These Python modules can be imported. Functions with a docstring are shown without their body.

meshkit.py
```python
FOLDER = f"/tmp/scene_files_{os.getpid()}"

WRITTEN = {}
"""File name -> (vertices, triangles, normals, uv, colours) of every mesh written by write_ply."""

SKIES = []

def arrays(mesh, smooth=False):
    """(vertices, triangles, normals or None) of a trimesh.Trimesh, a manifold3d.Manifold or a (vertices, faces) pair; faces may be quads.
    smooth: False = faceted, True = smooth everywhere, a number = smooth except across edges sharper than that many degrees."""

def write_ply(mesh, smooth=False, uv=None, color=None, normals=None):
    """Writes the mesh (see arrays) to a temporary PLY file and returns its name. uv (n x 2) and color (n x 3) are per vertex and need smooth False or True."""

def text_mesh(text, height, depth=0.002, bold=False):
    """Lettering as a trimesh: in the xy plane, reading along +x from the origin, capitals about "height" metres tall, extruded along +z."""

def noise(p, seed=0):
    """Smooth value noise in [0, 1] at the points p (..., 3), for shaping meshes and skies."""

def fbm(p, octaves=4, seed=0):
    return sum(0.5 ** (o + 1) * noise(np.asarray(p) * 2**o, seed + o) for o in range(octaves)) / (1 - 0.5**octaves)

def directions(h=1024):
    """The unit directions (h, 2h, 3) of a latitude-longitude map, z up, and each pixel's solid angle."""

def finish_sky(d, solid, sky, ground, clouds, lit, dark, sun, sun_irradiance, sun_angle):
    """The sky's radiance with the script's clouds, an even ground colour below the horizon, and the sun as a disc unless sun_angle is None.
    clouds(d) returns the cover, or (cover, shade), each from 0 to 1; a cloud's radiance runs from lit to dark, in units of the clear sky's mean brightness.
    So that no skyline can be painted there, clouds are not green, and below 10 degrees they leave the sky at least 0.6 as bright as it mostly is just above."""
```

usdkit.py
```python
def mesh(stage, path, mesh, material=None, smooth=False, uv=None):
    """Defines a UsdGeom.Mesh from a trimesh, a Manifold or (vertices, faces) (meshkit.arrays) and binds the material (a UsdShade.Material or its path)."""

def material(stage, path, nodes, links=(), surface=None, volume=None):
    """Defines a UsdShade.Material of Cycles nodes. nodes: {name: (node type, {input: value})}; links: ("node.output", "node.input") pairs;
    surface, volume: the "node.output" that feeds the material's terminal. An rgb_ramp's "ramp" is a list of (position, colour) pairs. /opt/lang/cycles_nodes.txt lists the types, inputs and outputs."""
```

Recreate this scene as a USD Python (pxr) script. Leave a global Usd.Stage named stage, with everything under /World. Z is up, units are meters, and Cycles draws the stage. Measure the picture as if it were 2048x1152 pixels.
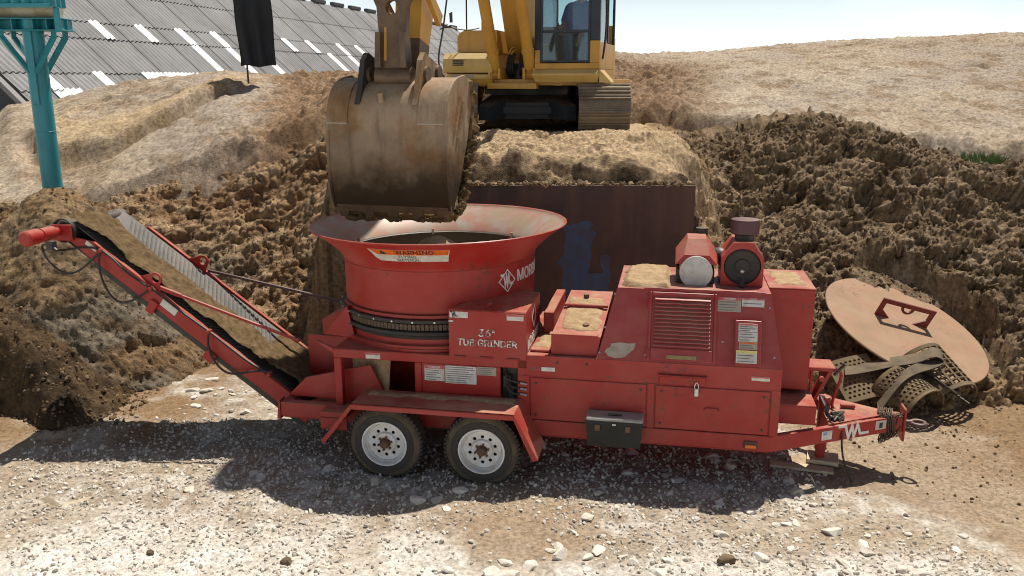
import math, random
import numpy as np
import trimesh
import shapely
from shapely.geometry import Polygon, Point, box as sbox
from pxr import Gf, Sdf, Usd, UsdGeom, UsdLux, UsdShade, Vt
import meshkit
import usdkit
from trimesh.transformations import rotation_matrix as rotm, translation_matrix as trm

stage = Usd.Stage.CreateInMemory()
UsdGeom.SetStageUpAxis(stage, UsdGeom.Tokens.z)
UsdGeom.SetStageMetersPerUnit(stage, 1.0)
world = UsdGeom.Xform.Define(stage, "/World")
stage.SetDefaultPrim(world.GetPrim())
UsdGeom.Scope.Define(stage, "/World/Looks")
random.seed(7)
rng = np.random.default_rng(7)
PI = math.pi

# ------------------------------------------------------------ camera, sky, sun
CAM_H, PITCH = 3.75, 13.6
cam = UsdGeom.Camera.Define(stage, "/World/camera")
cam.AddTranslateOp().Set(Gf.Vec3d(0, 0, CAM_H))
cam.AddRotateXOp().Set(90.0 - PITCH)
cam.CreateHorizontalApertureAttr(36.0)
cam.CreateFocalLengthAttr(36.0 * 1700 / 2048)
cam.CreateClippingRangeAttr(Gf.Vec2f(0.1, 5000))
cam.CreateFStopAttr(0.0)
EXPOSURE = 0.25
cam.CreateExposureAttr(EXPOSURE)

SUN_EL, SUN_AZ = math.radians(67), math.radians(34)
SUN = np.array([math.sin(SUN_AZ) * math.cos(SUN_EL), math.cos(SUN_AZ) * math.cos(SUN_EL), math.sin(SUN_EL)])
SKY_STRENGTH = 0.05
SUN_I = 1.25
dome = UsdLux.DomeLight.Define(stage, "/World/sky")
dome.GetPrim().SetCustomDataByKey("kind", "structure")
dome.GetPrim().SetCustomDataByKey("label", "pale hazy summer sky over the compost yard")
usdkit.material(stage, "/World/Looks/sky_look", {
    "s": ("sky_texture", {"sky_type": "single_scattering", "sun_disc": False, "sun_elevation": SUN_EL, "sun_rotation": SUN_AZ,
                          "air_density": 1.0, "aerosol_density": 1.6, "ozone_density": 1.6, "altitude": 100.0}),
    "tc": ("texture_coordinate", {}),
    "sx": ("separate_xyz", {}),
    "hz": ("map_range", {"from_min": -.02, "from_max": 0.21, "to_min": 0.94, "to_max": 0.0, "clamp": True, "range_type": "smoothstep"}),
    "mh": ("mix_color", {"b": (21.5, 24.3, 25.2)}),                    # summer haze towards the horizon
    "mp": ("mapping", {"scale": (1.0, 1.0, 3.2)}),
    "n": ("noise_texture", {"scale": 2.6, "detail": 6.0, "roughness": 0.55}),
    "r": ("map_range", {"from_min": 0.52, "from_max": 0.76, "to_min": 0.0, "to_max": 0.5, "clamp": True}),
    "mx": ("mix_color", {"b": (22, 22, 21.8)}),                     # thin white cloud
    "b": ("background_shader", {"strength": SKY_STRENGTH})},
    [("tc.generated", "sx.vector"), ("sx.z", "hz.value"), ("hz.result", "mh.fac"), ("s.color", "mh.a"),
     ("tc.generated", "mp.vector"), ("mp.vector", "n.vector"), ("n.fac", "r.value"), ("r.result", "mx.fac"), ("mh.result", "mx.a"),
     ("mx.result", "b.color")], surface="b.background")
UsdShade.MaterialBindingAPI.Apply(dome.GetPrim()).Bind(UsdShade.Material.Get(stage, "/World/Looks/sky_look"))
sun = UsdLux.DistantLight.Define(stage, "/World/sun")
sun.CreateNormalizeAttr(True)
sun.CreateIntensityAttr(SUN_I)
sun.CreateAngleAttr(0.53)
sun.CreateColorAttr(Gf.Vec3f(1.0, 0.95, 0.87))
sun.AddRotateZOp().Set(-math.degrees(SUN_AZ))
sun.AddRotateXOp().Set(-(90 - math.degrees(SUN_EL)))

# ------------------------------------------------------------ helpers: prims
used = {}


def numbered(parent, name):
    key = parent + "/" + name
    n = used.get(key, -1) + 1
    used[key] = n
    return key if n == 0 else f"{key}_{n:03d}"


def tag(p, label=None, cat=None, group=None, kind=None):
    p = p.GetPrim() if hasattr(p, "GetPrim") else p
    for k, v in (("label", label), ("category", cat), ("group", group), ("kind", kind)):
        if v:
            p.SetCustomDataByKey(k, v)
    return p


def thing(name, label, cat, loc=(0, 0, 0), rotz=0.0, group=None):
    x = UsdGeom.Xform.Define(stage, numbered("/World", name))
    x.AddTranslateOp().Set(Gf.Vec3d(*map(float, loc)))
    x.AddRotateZOp().Set(float(rotz))
    return tag(x, label, cat, group)


def part(parent, name, m, mat, smooth=30, label=None, kind=None, tint=None):
    """One mesh prim under parent (a prim, or None for /World); a list gives one prim per piece."""
    if isinstance(m, list):
        return [part(parent, name, x, mat, smooth, label, kind, tint) for x in m][0]
    path = numbered(str(parent.GetPath()) if parent is not None else "/World", name)
    p = usdkit.mesh(stage, path, m, M[mat], smooth=smooth)
    if tint is not None:
        UsdGeom.PrimvarsAPI(p).CreatePrimvar("tint", Sdf.ValueTypeNames.Color3fArray, "vertex").Set(Vt.Vec3fArray.FromNumpy(tint.astype(np.float32)))
    return tag(p, label, kind=kind)


# ------------------------------------------------------------ helpers: meshes
def cat_(*ms):
    out = []
    for m in ms:
        out.extend(m if isinstance(m, (list, tuple)) else [m])
    return trimesh.util.concatenate(out)


def bx(x0, x1, y0, y1, z0, z1, b=0.006):
    """A box with chamfered edges."""
    b = min(b, (x1 - x0) * .3, (y1 - y0) * .3, (z1 - z0) * .3)
    p = []
    for sx, sy, sz in np.ndindex(2, 2, 2):
        x, y, z = (x0, x1)[sx], (y0, y1)[sy], (z0, z1)[sz]
        ix, iy, iz = (1, -1)[sx] * b, (1, -1)[sy] * b, (1, -1)[sz] * b
        p += [(x, y + iy, z + iz), (x + ix, y, z + iz), (x + ix, y + iy, z)]
    return hull(p)


def hull(p):
    return trimesh.convex.convex_hull(np.asarray(p, float))


def prism(poly, axis, a0, a1):
    """Extrudes a 2D polygon along an axis: 'x' takes (y,z) points, 'y' takes (x,z), 'z' takes (x,y)."""
    if not hasattr(poly, "geom_type"):
        poly = Polygon(poly)
    m = trimesh.creation.extrude_polygon(poly, a1 - a0, engine="earcut")
    v = m.vertices.copy()
    if axis == "z":
        v[:, 2] += a0
    elif axis == "x":
        v = np.stack([v[:, 2] + a0, v[:, 0], v[:, 1]], 1)
    else:
        v = np.stack([v[:, 0], v[:, 2] + a0, v[:, 1]], 1)
    m = trimesh.Trimesh(v, m.faces, process=False)
    if m.volume < 0:
        m.invert()
    return m


def spline(pts, n):
    pts = np.asarray(pts, float)
    from scipy.interpolate import CubicSpline
    d = np.r_[0, np.cumsum(np.linalg.norm(np.diff(pts, axis=0), axis=1))]
    return CubicSpline(d, pts)(np.linspace(0, d[-1], n))


def tube(pts, r, n=8, closed=False):
    pts = np.asarray(pts, float)
    k = len(pts)
    r = np.broadcast_to(np.asarray(r, float), (k,))
    t = np.roll(pts, -1, 0) - np.roll(pts, 1, 0) if closed else np.gradient(pts, axis=0)
    t /= np.maximum(np.linalg.norm(t, axis=1, keepdims=True), 1e-9)
    a = np.array([0, 0, 1.0]) if abs(t[0][2]) < .9 else np.array([1.0, 0, 0])
    v = []
    for i in range(k):
        a = a - t[i] * (a @ t[i])
        a /= np.linalg.norm(a)
        b = np.cross(t[i], a)
        th = np.arange(n) / n * 2 * PI
        v.append(pts[i] + r[i] * (np.cos(th)[:, None] * a + np.sin(th)[:, None] * b))
    v = np.concatenate(v)
    f = []
    for i in range(k if closed else k - 1):
        for j in range(n):
            p, q = i * n + j, i * n + (j + 1) % n
            p2, q2 = ((i + 1) % k) * n + j, ((i + 1) % k) * n + (j + 1) % n
            f += [(p, q, q2), (p, q2, p2)]
    if not closed:
        v = np.vstack([v, pts[0], pts[-1]])
        c0, c1 = k * n, k * n + 1
        for j in range(n):
            f += [(c0, (j + 1) % n, j), (c1, (k - 1) * n + j, (k - 1) * n + (j + 1) % n)]
    return trimesh.Trimesh(v, f, process=False)


def bar(a, b, r, n=10):
    return tube([a, b], r, n)


def lathe(profile, n=48, axis="z", at=(0, 0, 0)):
    """Revolves (r, h) points about an axis; the profile is a closed or open line."""
    pr = np.asarray(profile, float)
    th = np.arange(n) / n * 2 * PI
    k = len(pr)
    v = np.stack([pr[None, :, 0] * np.cos(th)[:, None], pr[None, :, 0] * np.sin(th)[:, None], np.broadcast_to(pr[None, :, 1], (n, k))], -1).reshape(-1, 3)
    f = []
    for i in range(n):
        for j in range(k - 1):
            a, b = i * k + j, i * k + j + 1
            c, d = ((i + 1) % n) * k + j, ((i + 1) % n) * k + j + 1
            f += [(a, c, d), (a, d, b)]
    m = trimesh.Trimesh(v, f, process=False)
    if axis == "y":
        m.apply_transform(rotm(-PI / 2, [1, 0, 0]))
    elif axis == "x":
        m.apply_transform(rotm(PI / 2, [0, 1, 0]))
    m.apply_translation(at)
    m.remove_unreferenced_vertices()
    return m


def cyl(p, q, r, n=20):
    return tube([p, q], r, n)


def grid(P, flip=False):
    """A sheet from an array of points (a, b, 3)."""
    a, b = P.shape[:2]
    i = np.arange(a * b).reshape(a, b)
    q = np.stack([i[:-1, :-1], i[1:, :-1], i[1:, 1:], i[:-1, 1:]], -1).reshape(-1, 4)
    f = np.vstack([q[:, [0, 1, 2]], q[:, [0, 2, 3]]])
    return trimesh.Trimesh(P.reshape(-1, 3), f[:, ::-1] if flip else f, process=False)


def solid_sheet(P, t):
    """A sheet of points (a, b, 3) given the thickness t along its normals, closed all round."""
    m = grid(P)
    n = m.vertex_normals
    v = np.vstack([m.vertices, m.vertices - n * t])
    a, b = P.shape[:2]
    i = np.arange(a * b).reshape(a, b)
    k = a * b
    f = [m.faces, m.faces[:, ::-1] + k]
    rim = np.r_[i[0, :-1], i[:-1, -1], i[-1, :0:-1], i[:0:-1, 0]]
    nx = np.roll(rim, -1)
    f += [np.stack([rim, nx + k, nx], 1), np.stack([rim, rim + k, nx + k], 1)]
    out = trimesh.Trimesh(v, np.vstack(f), process=False)
    return out


def text(s, h, depth=0.003, bold=False):
    """Upright lettering reading along +x, standing in the xz plane, facing -y, left bottom at the origin."""
    m = meshkit.text_mesh(s, h, depth, bold)
    m.apply_transform(rotm(PI / 2, [1, 0, 0]))
    return m


def moved(m, t=(0, 0, 0), R=None):
    m = m.copy()
    if R is not None:
        m.apply_transform(R)
    m.apply_translation(t)
    return m


def rock(r, seed, sub=2, squash=(1, .8, .6)):
    m = trimesh.creation.icosphere(subdivisions=sub, radius=1.0)
    v = m.vertices
    d = .62 + .75 * meshkit.fbm(v * 1.1 + 5.3 + seed * 3.7, 3, seed)
    rs = np.random.default_rng(seed)
    v = v * d[:, None]
    for _ in range(8):                                   # planar facets as on broken stone
        n = rs.normal(size=3)
        n /= np.linalg.norm(n)
        c = .50 + .28 * rs.random()
        over = np.maximum(v @ n - c, 0)
        v = v - over[:, None] * n
    m.vertices = v * np.array(squash) * r
    return m


# ------------------------------------------------------------ materials
M = {}


def look(name, base, rough=.6, metal=0.0, var=.25, scale=6.0, dust=0.0, dust_col=(.36, .26, .15), bump=0.0, bump_scale=60.0, base2=None,
         dust_lo=.25, dust_hi=.95, spec=.5, rand=0.0, side=0.0, tint=False, patch=(.42, .62), coat=0.0, drip=0.0, drip_col=(.10, .06, .03), chips=0.0, drip_s=(9.0, 9.0, .9), stain=None, stain_col=(.030, .018, .009)):
    """A painted or raw surface: base colour broken up by noise, dust settled on faces that look up (and a little, by side, on all), fine relief."""
    b2 = base2 if base2 is not None else tuple(c * (1 - var) for c in base)
    n = {"geo": ("geometry", {}),
         "n1": ("noise_texture", {"scale": scale, "detail": 8.0, "roughness": .62}),
         "m1": ("map_range", {"from_min": patch[0], "from_max": patch[1], "clamp": True}),
         "c1": ("mix_color", {"a": base, "b": b2}),
         "p": ("principled_bsdf", {"roughness": rough, "metallic": metal, "specular_ior_level": spec, "coat_weight": coat, "coat_roughness": .25})}
    l = [("geo.position", "n1.vector"), ("n1.fac", "m1.value"), ("m1.result", "c1.fac")]
    out = "c1.result"
    if tint:
        n["at"] = ("attribute", {"attribute": "tint"})
        n["mt"] = ("mix_color", {"blend_type": "multiply", "fac": 1.0})
        l += [("at.color", "mt.a"), (out, "mt.b")]
        out = "mt.result"
    if rand:
        n["oi"] = ("object_info", {})
        n["rr"] = ("map_range", {"to_min": 1 - rand, "to_max": 1 + rand})
        n["rm"] = ("vector_math", {"math_type": "scale"})
        l += [("oi.random", "rr.value"), (out, "rm.vector1"), ("rr.result", "rm.scale")]
        out = "rm.vector"
    if drip:
        n["dmp"] = ("mapping", {"scale": drip_s})
        n["dn"] = ("noise_texture", {"scale": 1.0, "detail": 5.0, "roughness": .6})
        n["dr"] = ("map_range", {"from_min": .5, "from_max": .75, "to_max": drip, "clamp": True})
        n["dm"] = ("mix_color", {"b": drip_col})
        l += [("geo.position", "dmp.vector"), ("dmp.vector", "dn.vector"), ("dn.fac", "dr.value"), ("dr.result", "dm.fac"), (out, "dm.a")]
        out = "dm.result"
    if chips:                                              # chipped and rubbed paint, grease
        n["kn"] = ("noise_texture", {"scale": 19.0, "detail": 9.0, "roughness": .72})
        n["kb"] = ("noise_texture", {"scale": 1.7, "detail": 3.0})
        n["ka"] = ("math", {"math_type": "multiply_add", "value2": .55})
        n["kr"] = ("map_range", {"from_min": .90, "from_max": .955, "to_max": chips, "clamp": True})
        n["km"] = ("mix_color", {"b": (.085, .040, .028)})
        l += [("geo.position", "kn.vector"), ("geo.position", "kb.vector"), ("kb.fac", "ka.value1"), ("kn.fac", "ka.value3"), ("ka.value", "kr.value"), ("kr.result", "km.fac"), (out, "km.a")]
        out = "km.result"
    if stain:                                              # wet soil left up to a ragged line by what was dug
        n["gx"] = ("separate_xyz", {})
        n["sn"] = ("noise_texture", {"scale": 2.2, "detail": 7.0, "roughness": .65})
        n["sa"] = ("math", {"math_type": "multiply_add", "value2": -1.1, "value3": .55})
        n["sb"] = ("math", {"math_type": "add"})
        n["sr"] = ("map_range", {"from_min": stain[0], "from_max": stain[1], "to_min": .96, "to_max": 0.0, "clamp": True})
        n["sm"] = ("mix_color", {"b": stain_col})
        l += [("geo.position", "gx.vector"), ("geo.position", "sn.vector"), ("sn.fac", "sa.value1"), ("gx.z", "sb.value1"), ("sa.value", "sb.value2"),
              ("sb.value", "sr.value"), ("sr.result", "sm.fac"), (out, "sm.a")]
        out = "sm.result"
    if dust:
        n["sx"] = ("separate_xyz", {})
        n["up"] = ("map_range", {"from_min": dust_lo, "from_max": dust_hi, "to_min": side, "to_max": dust, "clamp": True})
        n["n2"] = ("noise_texture", {"scale": 3.3, "detail": 9.0, "roughness": .68})
        n["m2"] = ("map_range", {"from_min": .32, "from_max": .62, "to_min": .12, "to_max": 1.0, "clamp": True})
        n["mu"] = ("math", {"math_type": "multiply"})
        n["c2"] = ("mix_color", {"b": dust_col})
        l += [("geo.normal", "sx.vector"), ("sx.z", "up.value"), ("geo.position", "n2.vector"), ("n2.fac", "m2.value"), ("up.result", "mu.value1"), ("m2.result", "mu.value2"),
              ("mu.value", "c2.fac"), (out, "c2.a")]
        out = "c2.result"
    l.append((out, "p.base_color"))
    if bump:
        n["n3"] = ("noise_texture", {"scale": bump_scale, "detail": 5.0, "roughness": .6})
        n["bp"] = ("bump", {"strength": 1.0, "distance": bump})
        l += [("geo.position", "n3.vector"), ("n3.fac", "bp.height"), ("bp.normal", "p.normal")]
    M[name] = usdkit.material(stage, "/World/Looks/" + name, n, l, surface="p.BSDF")


RED, RED2 = (.325, .018, .0155), (.345, .040, .034)
look("red_paint", RED, .42, base2=RED2, dust=.62, dust_col=(.47, .33, .21), scale=2.2, side=.045, spec=.32, bump=.0008, bump_scale=9, drip=.35, drip_col=(.23, .035, .025), chips=.75)
look("red_clean", (.335, .0155, .0130), .38, spec=.32, base2=(.34, .034, .028), dust=.5, dust_col=(.45, .32, .2), scale=3, side=.04, bump=.0006, bump_scale=8, chips=.75)
look("red_faded", (.30, .026, .032), .42, spec=.32, base2=(.335, .050, .052), dust=.55, dust_col=(.5, .36, .24), scale=2.4, side=.04, bump=.0008, bump_scale=9, drip=.3, drip_col=(.24, .04, .035), chips=.75)
look("red_worn", (.47, .20, .17), .45, base2=(.40, .36, .32), scale=3.4, dust=.85, side=.45, dust_col=(.36, .25, .15), dust_lo=-.2, dust_hi=.8, patch=(.44, .58))
look("maroon", (.085, .03, .038), .5, dust=.5, scale=5)
look("bucket_steel", (.34, .25, .165), .72, spec=.18, base2=(.25, .135, .058), scale=2.1, dust=.6, dust_col=(.36, .27, .18), side=.0, bump=.004, bump_scale=24, stain=(2.62, 3.38), drip=.5, drip_col=(.045, .024, .012), dust_lo=.35)
look("link_steel", (.12, .07, .04), .5, metal=.2, base2=(.07, .04, .025), scale=7, dust=.35, side=.1, bump=.002, bump_scale=40)
look("black_iron", (.022, .021, .020), .5, dust=.45, side=.06, dust_col=(.28, .21, .13), scale=8)
look("track_steel", (.15, .12, .095), .55, metal=.3, dust=.9, side=.42, dust_col=(.33, .25, .16), scale=9, bump=.002, bump_scale=50)
look("carbody", (.020, .026, .030), .55, dust=.75, side=.05, dust_col=(.25, .19, .13), scale=5, patch=(.4, .7))
look("rubber", (.030, .029, .028), .8, dust=.3, side=.10, dust_col=(.17, .12, .075), scale=3, bump=.001, bump_scale=80)
look("tread", (.045, .040, .034), .88, base2=(.115, .085, .052), dust=.4, side=.28, dust_col=(.19, .14, .085), scale=6, bump=.0015, bump_scale=90)
look("hose", (.018, .017, .017), .55, dust=.5, dust_col=(.25, .18, .11), scale=20)
look("belt_rubber", (.075, .073, .07), .75, base2=(.11, .105, .10), dust=.3, dust_col=(.36, .29, .21), scale=7, side=.1)
look("belt_old", (.045, .040, .034), .85, spec=.2, base2=(.085, .066, .046), dust=.8, dust_col=(.205, .15, .09), scale=8, side=.12)
look("screen_steel", (.13, .09, .052), .85, spec=.2, base2=(.085, .058, .034), dust=.8, dust_col=(.245, .178, .10), scale=12, side=.35, dust_lo=-.3)
look("white_paint", (.74, .73, .70), .4, base2=(.62, .58, .52), scale=10, dust=.25, dust_col=(.4, .3, .2), side=.06)
look("rim_white", (.72, .74, .76), .35, base2=(.62, .60, .57), scale=12, dust=.4, side=.09, dust_col=(.36, .26, .16))
look("hub_rust", (.10, .055, .032), .75, base2=(.17, .08, .04), scale=30, dust=.2)
look("zinc", (.55, .55, .55), .35, metal=.7, scale=15, dust=.25)
look("chain_steel", (.07, .05, .038), .55, metal=.3, base2=(.13, .08, .05), scale=40, dust=.4)
look("yellow_paint", (.55, .285, .035), .42, base2=(.47, .23, .028), dust=.55, dust_col=(.5, .37, .18), side=.10, scale=2.5, drip=.45, drip_col=(.27, .13, .03), bump=.0008, bump_scale=8)
look("yellow_pale", (.60, .40, .115), .45, base2=(.52, .32, .08), dust=.6, dust_col=(.5, .4, .24), side=.18, scale=2.5, drip=.3, drip_col=(.32, .18, .05))
look("cab_dark", (.022, .030, .045), .4, scale=6, dust=.3)
look("teal_paint", (.018, .27, .315), .38, base2=(.014, .22, .265), scale=2.5, dust=.3, side=.03, drip=.35, drip_col=(.03, .13, .14), dust_col=(.25, .25, .2))
look("plate_steel", (.070, .032, .024), .65, base2=(.036, .021, .020), scale=1.3, drip=.9, drip_s=(4.0, 4.0, .5), drip_col=(.115, .058, .034), chips=.5, side=.04, dust=.4, bump=.002, bump_scale=6)
look("blue_paint", (.038, .080, .155), .55, base2=(.055, .045, .055), scale=3.2, patch=(.46, .66), drip=.7, drip_col=(.05, .035, .04))
look("disc_steel", (.34, .175, .105), .7, spec=.25, base2=(.25, .155, .09), scale=2.4, dust=.62, chips=.55, dust_col=(.355, .245, .15), side=.4, bump=.001, bump_scale=60, patch=(.35, .65))
look("handle_red", (.17, .022, .018), .55, scale=8, dust=.1)
look("toolbox", (.018, .019, .017), .6, spec=.3, scale=8, dust=.75, dust_col=(.42, .35, .27), side=.015, bump=.0006, bump_scale=120)
look("toolbox_grey", (.32, .31, .29), .6, scale=8, dust=.7, dust_col=(.46, .37, .27), bump=.0006, bump_scale=120)
look("decal_white", (.66, .64, .58), .5, base2=(.52, .49, .43), scale=16, side=.06, dust=.3)
look("decal_tan", (.37, .325, .255), .6, base2=(.42, .34, .26), scale=14)
look("decal_orange", (.75, .15, .02), .45, scale=12)
look("decal_red", (.55, .06, .06), .45, base2=(.5, .16, .14), scale=20)
look("decal_yellow", (.72, .62, .16), .5, scale=14)
look("decal_blue", (.20, .35, .60), .5, scale=14)
look("print_grey", (.17, .165, .16), .6, scale=20)
look("print_black", (.03, .03, .03), .6, scale=20)
look("letter_white", (.74, .73, .70), .45, base2=(.66, .60, .55), scale=25)
look("letter_worn", (.70, .68, .64), .5, base2=(.24, .15, .12), scale=16, patch=(.46, .52))
look("scraped_metal", (.40, .34, .28), .6, base2=(.33, .25, .2), scale=18)
look("amber_lens", (.75, .18, .01), .25, scale=30)
look("brass_plate", (.38, .29, .12), .45, metal=.3, scale=20)
look("filter_grey", (.50, .50, .47), .5, scale=10, dust=.3)
look("wood", (.42, .30, .17), .75, base2=(.28, .19, .11), scale=9, dust=.3, bump=.002, bump_scale=40)
look("pale_wood", (.62, .52, .36), .75, base2=(.50, .40, .27), scale=9, dust=.2)
look("banner_black", (.010, .012, .016), .75, scale=3)
look("roof_sheet", (.275, .268, .262), .8, base2=(.185, .18, .178), scale=.4, rand=.10, drip=.55, drip_s=(2.6, 2.6, .22), drip_col=(.13, .125, .12), patch=(.34, .68), dust=0, bump=0)
look("skylight_white", (.80, .82, .80), .5, base2=(.72, .73, .70), scale=.8)
look("ridge_dark", (.07, .07, .075), .7, scale=2)
look("barn_wall", (.085, .085, .09), .8, scale=.8)
look("pale_tank", (.50, .46, .33), .5, base2=(.36, .32, .2), scale=4, drip=.5)
look("shirt_blue", (.015, .12, .50), .85, base2=(.012, .09, .40), scale=12, bump=.004, bump_scale=18)
look("jeans", (.07, .15, .27), .9, scale=25)
look("skin", (.42, .22, .15), .55, scale=30, var=.1)
look("hair_brown", (.05, .03, .02), .7, scale=40)
look("soil", (1.38, 1.35, 1.3), 1.0, base2=(.55, .53, .52), scale=17, tint=True, bump=.022, bump_scale=48, spec=.12, patch=(.34, .66))
look("gravel_ground", (1.22, 1.22, 1.22), 1.0, base2=(.62, .61, .60), scale=26, tint=True, bump=.010, bump_scale=75, spec=.2, patch=(.36, .64))
look("limestone", (.67, .62, .535), .9, base2=(.50, .44, .355), scale=9, rand=.22, bump=.004, bump_scale=45, spec=.25, patch=(.35, .68))
look("dark_clod", (.15, .105, .066), 1.0, base2=(.20, .145, .09), scale=16, rand=.3, bump=.006, bump_scale=50, spec=.1)
look("compost", (.20, .135, .068), 1.0, base2=(.115, .075, .038), scale=13, rand=.3, bump=.012, bump_scale=65, spec=.1, patch=(.36, .62))
look("chip_dust", (.44, .32, .185), 1.0, base2=(.32, .21, .115), scale=14, bump=.010, bump_scale=70, spec=.1, patch=(.36, .64))
look("grass_blade", (.10, .17, .03), .7, base2=(.06, .12, .02), scale=10)
usdkit.material(stage, "/World/Looks/cab_glass", {
    "t": ("transparent_bsdf", {"color": (.80, .90, .92)}), "g": ("glossy_bsdf", {"roughness": .03, "color": (.9, .95, 1.0)}),
    "f": ("fresnel", {"IOR": 1.5}), "d": ("diffuse_bsdf", {"color": (.34, .40, .40)}), "m2": ("mix_closure", {"fac": .035}), "m": ("mix_closure", {})},
    [("f.fac", "m.fac"), ("t.BSDF", "m2.closure1"), ("d.BSDF", "m2.closure2"), ("m2.closure", "m.closure1"), ("g.BSDF", "m.closure2")], surface="m.closure")
M["cab_glass"] = UsdShade.Material.Get(stage, "/World/Looks/cab_glass")

# ------------------------------------------------------------ terrain
def smooth(a, b, x):
    t = np.clip((x - a) / (b - a), 0, 1)
    return t * t * (3 - 2 * t)


def lin(x, xs, ys):
    return np.interp(x, xs, ys)


def billow(p, octaves, seed):
    return sum(.55 ** o * np.abs(2 * meshkit.noise(p * 2.03 ** o, seed + o) - 1) for o in range(octaves)) / sum(.55 ** o for o in range(octaves))


def clods(X, Y, s, seed, fill=.85):
    """Heights, 0 to about 1, of rounded lumps thrown on a plane: s lumps to the metre, each of its own size and height."""
    x, y = X * s, Y * s
    i, j = np.floor(x).astype(np.int64), np.floor(y).astype(np.int64)
    best = np.zeros_like(x)
    for di in (-1, 0, 1):
        for dj in (-1, 0, 1):
            a, b = i + di, j + dj
            h = (a * 374761393 + b * 668265263 + seed * 144665) & 0xFFFFFFFF
            h = ((h ^ (h >> 13)) * 1274126177) & 0xFFFFFFFF
            h = h ^ (h >> 16)
            r = [((h >> k) & 1023) / 1023.0 for k in (0, 7, 14, 21)]
            px, py = a + .15 + .7 * r[0], b + .15 + .7 * r[1]
            R = fill * (.45 + .55 * r[2])
            u, v = x - px, y - py
            t = r[3] * 3.14
            u, v = u * np.cos(t) + v * np.sin(t), (v * np.cos(t) - u * np.sin(t)) * 1.35
            q = np.clip(1 - (u * u + v * v) / (R * R), 0, None)
            best = np.maximum(best, R * np.sqrt(q))
    return best


def P3(X, Y, s, w=0.0):
    return np.stack([X * s, Y * s, np.full_like(X, w)], -1)


def mixc(a, b, t):
    return np.asarray(a) * (1 - t[..., None]) + np.asarray(b) * t[..., None]


def axis_line(dense0, dense1, step, far0, far1, grow=1.35):
    a = list(np.arange(dense0, dense1 + step / 2, step))
    s = step
    while a[-1] < far1:
        s *= grow
        a.append(a[-1] + s)
    s = step
    while a[0] > far0:
        s *= grow
        a.insert(0, a[0] - s)
    return np.array(a)


BROWN, TAN, DARK, CHIP, PALE = (.205, .125, .068), (.375, .30, .22), (.132, .093, .054), (.46, .345, .215), (.47, .40, .30)


def ground_z(X, Y):
    z = .045 * (meshkit.noise(P3(X, Y, .55), 3) - .5) * 2
    z = z + .10 * smooth(6.6, 5.4, Y) * smooth(0.5, 3.5, X)                   # low gravel ridge on the right foreground
    z = z - .06 * smooth(3.4, 4.8, X) * smooth(5.6, 6.8, Y)
    return z * smooth(60, 20, np.hypot(X, Y))


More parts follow.
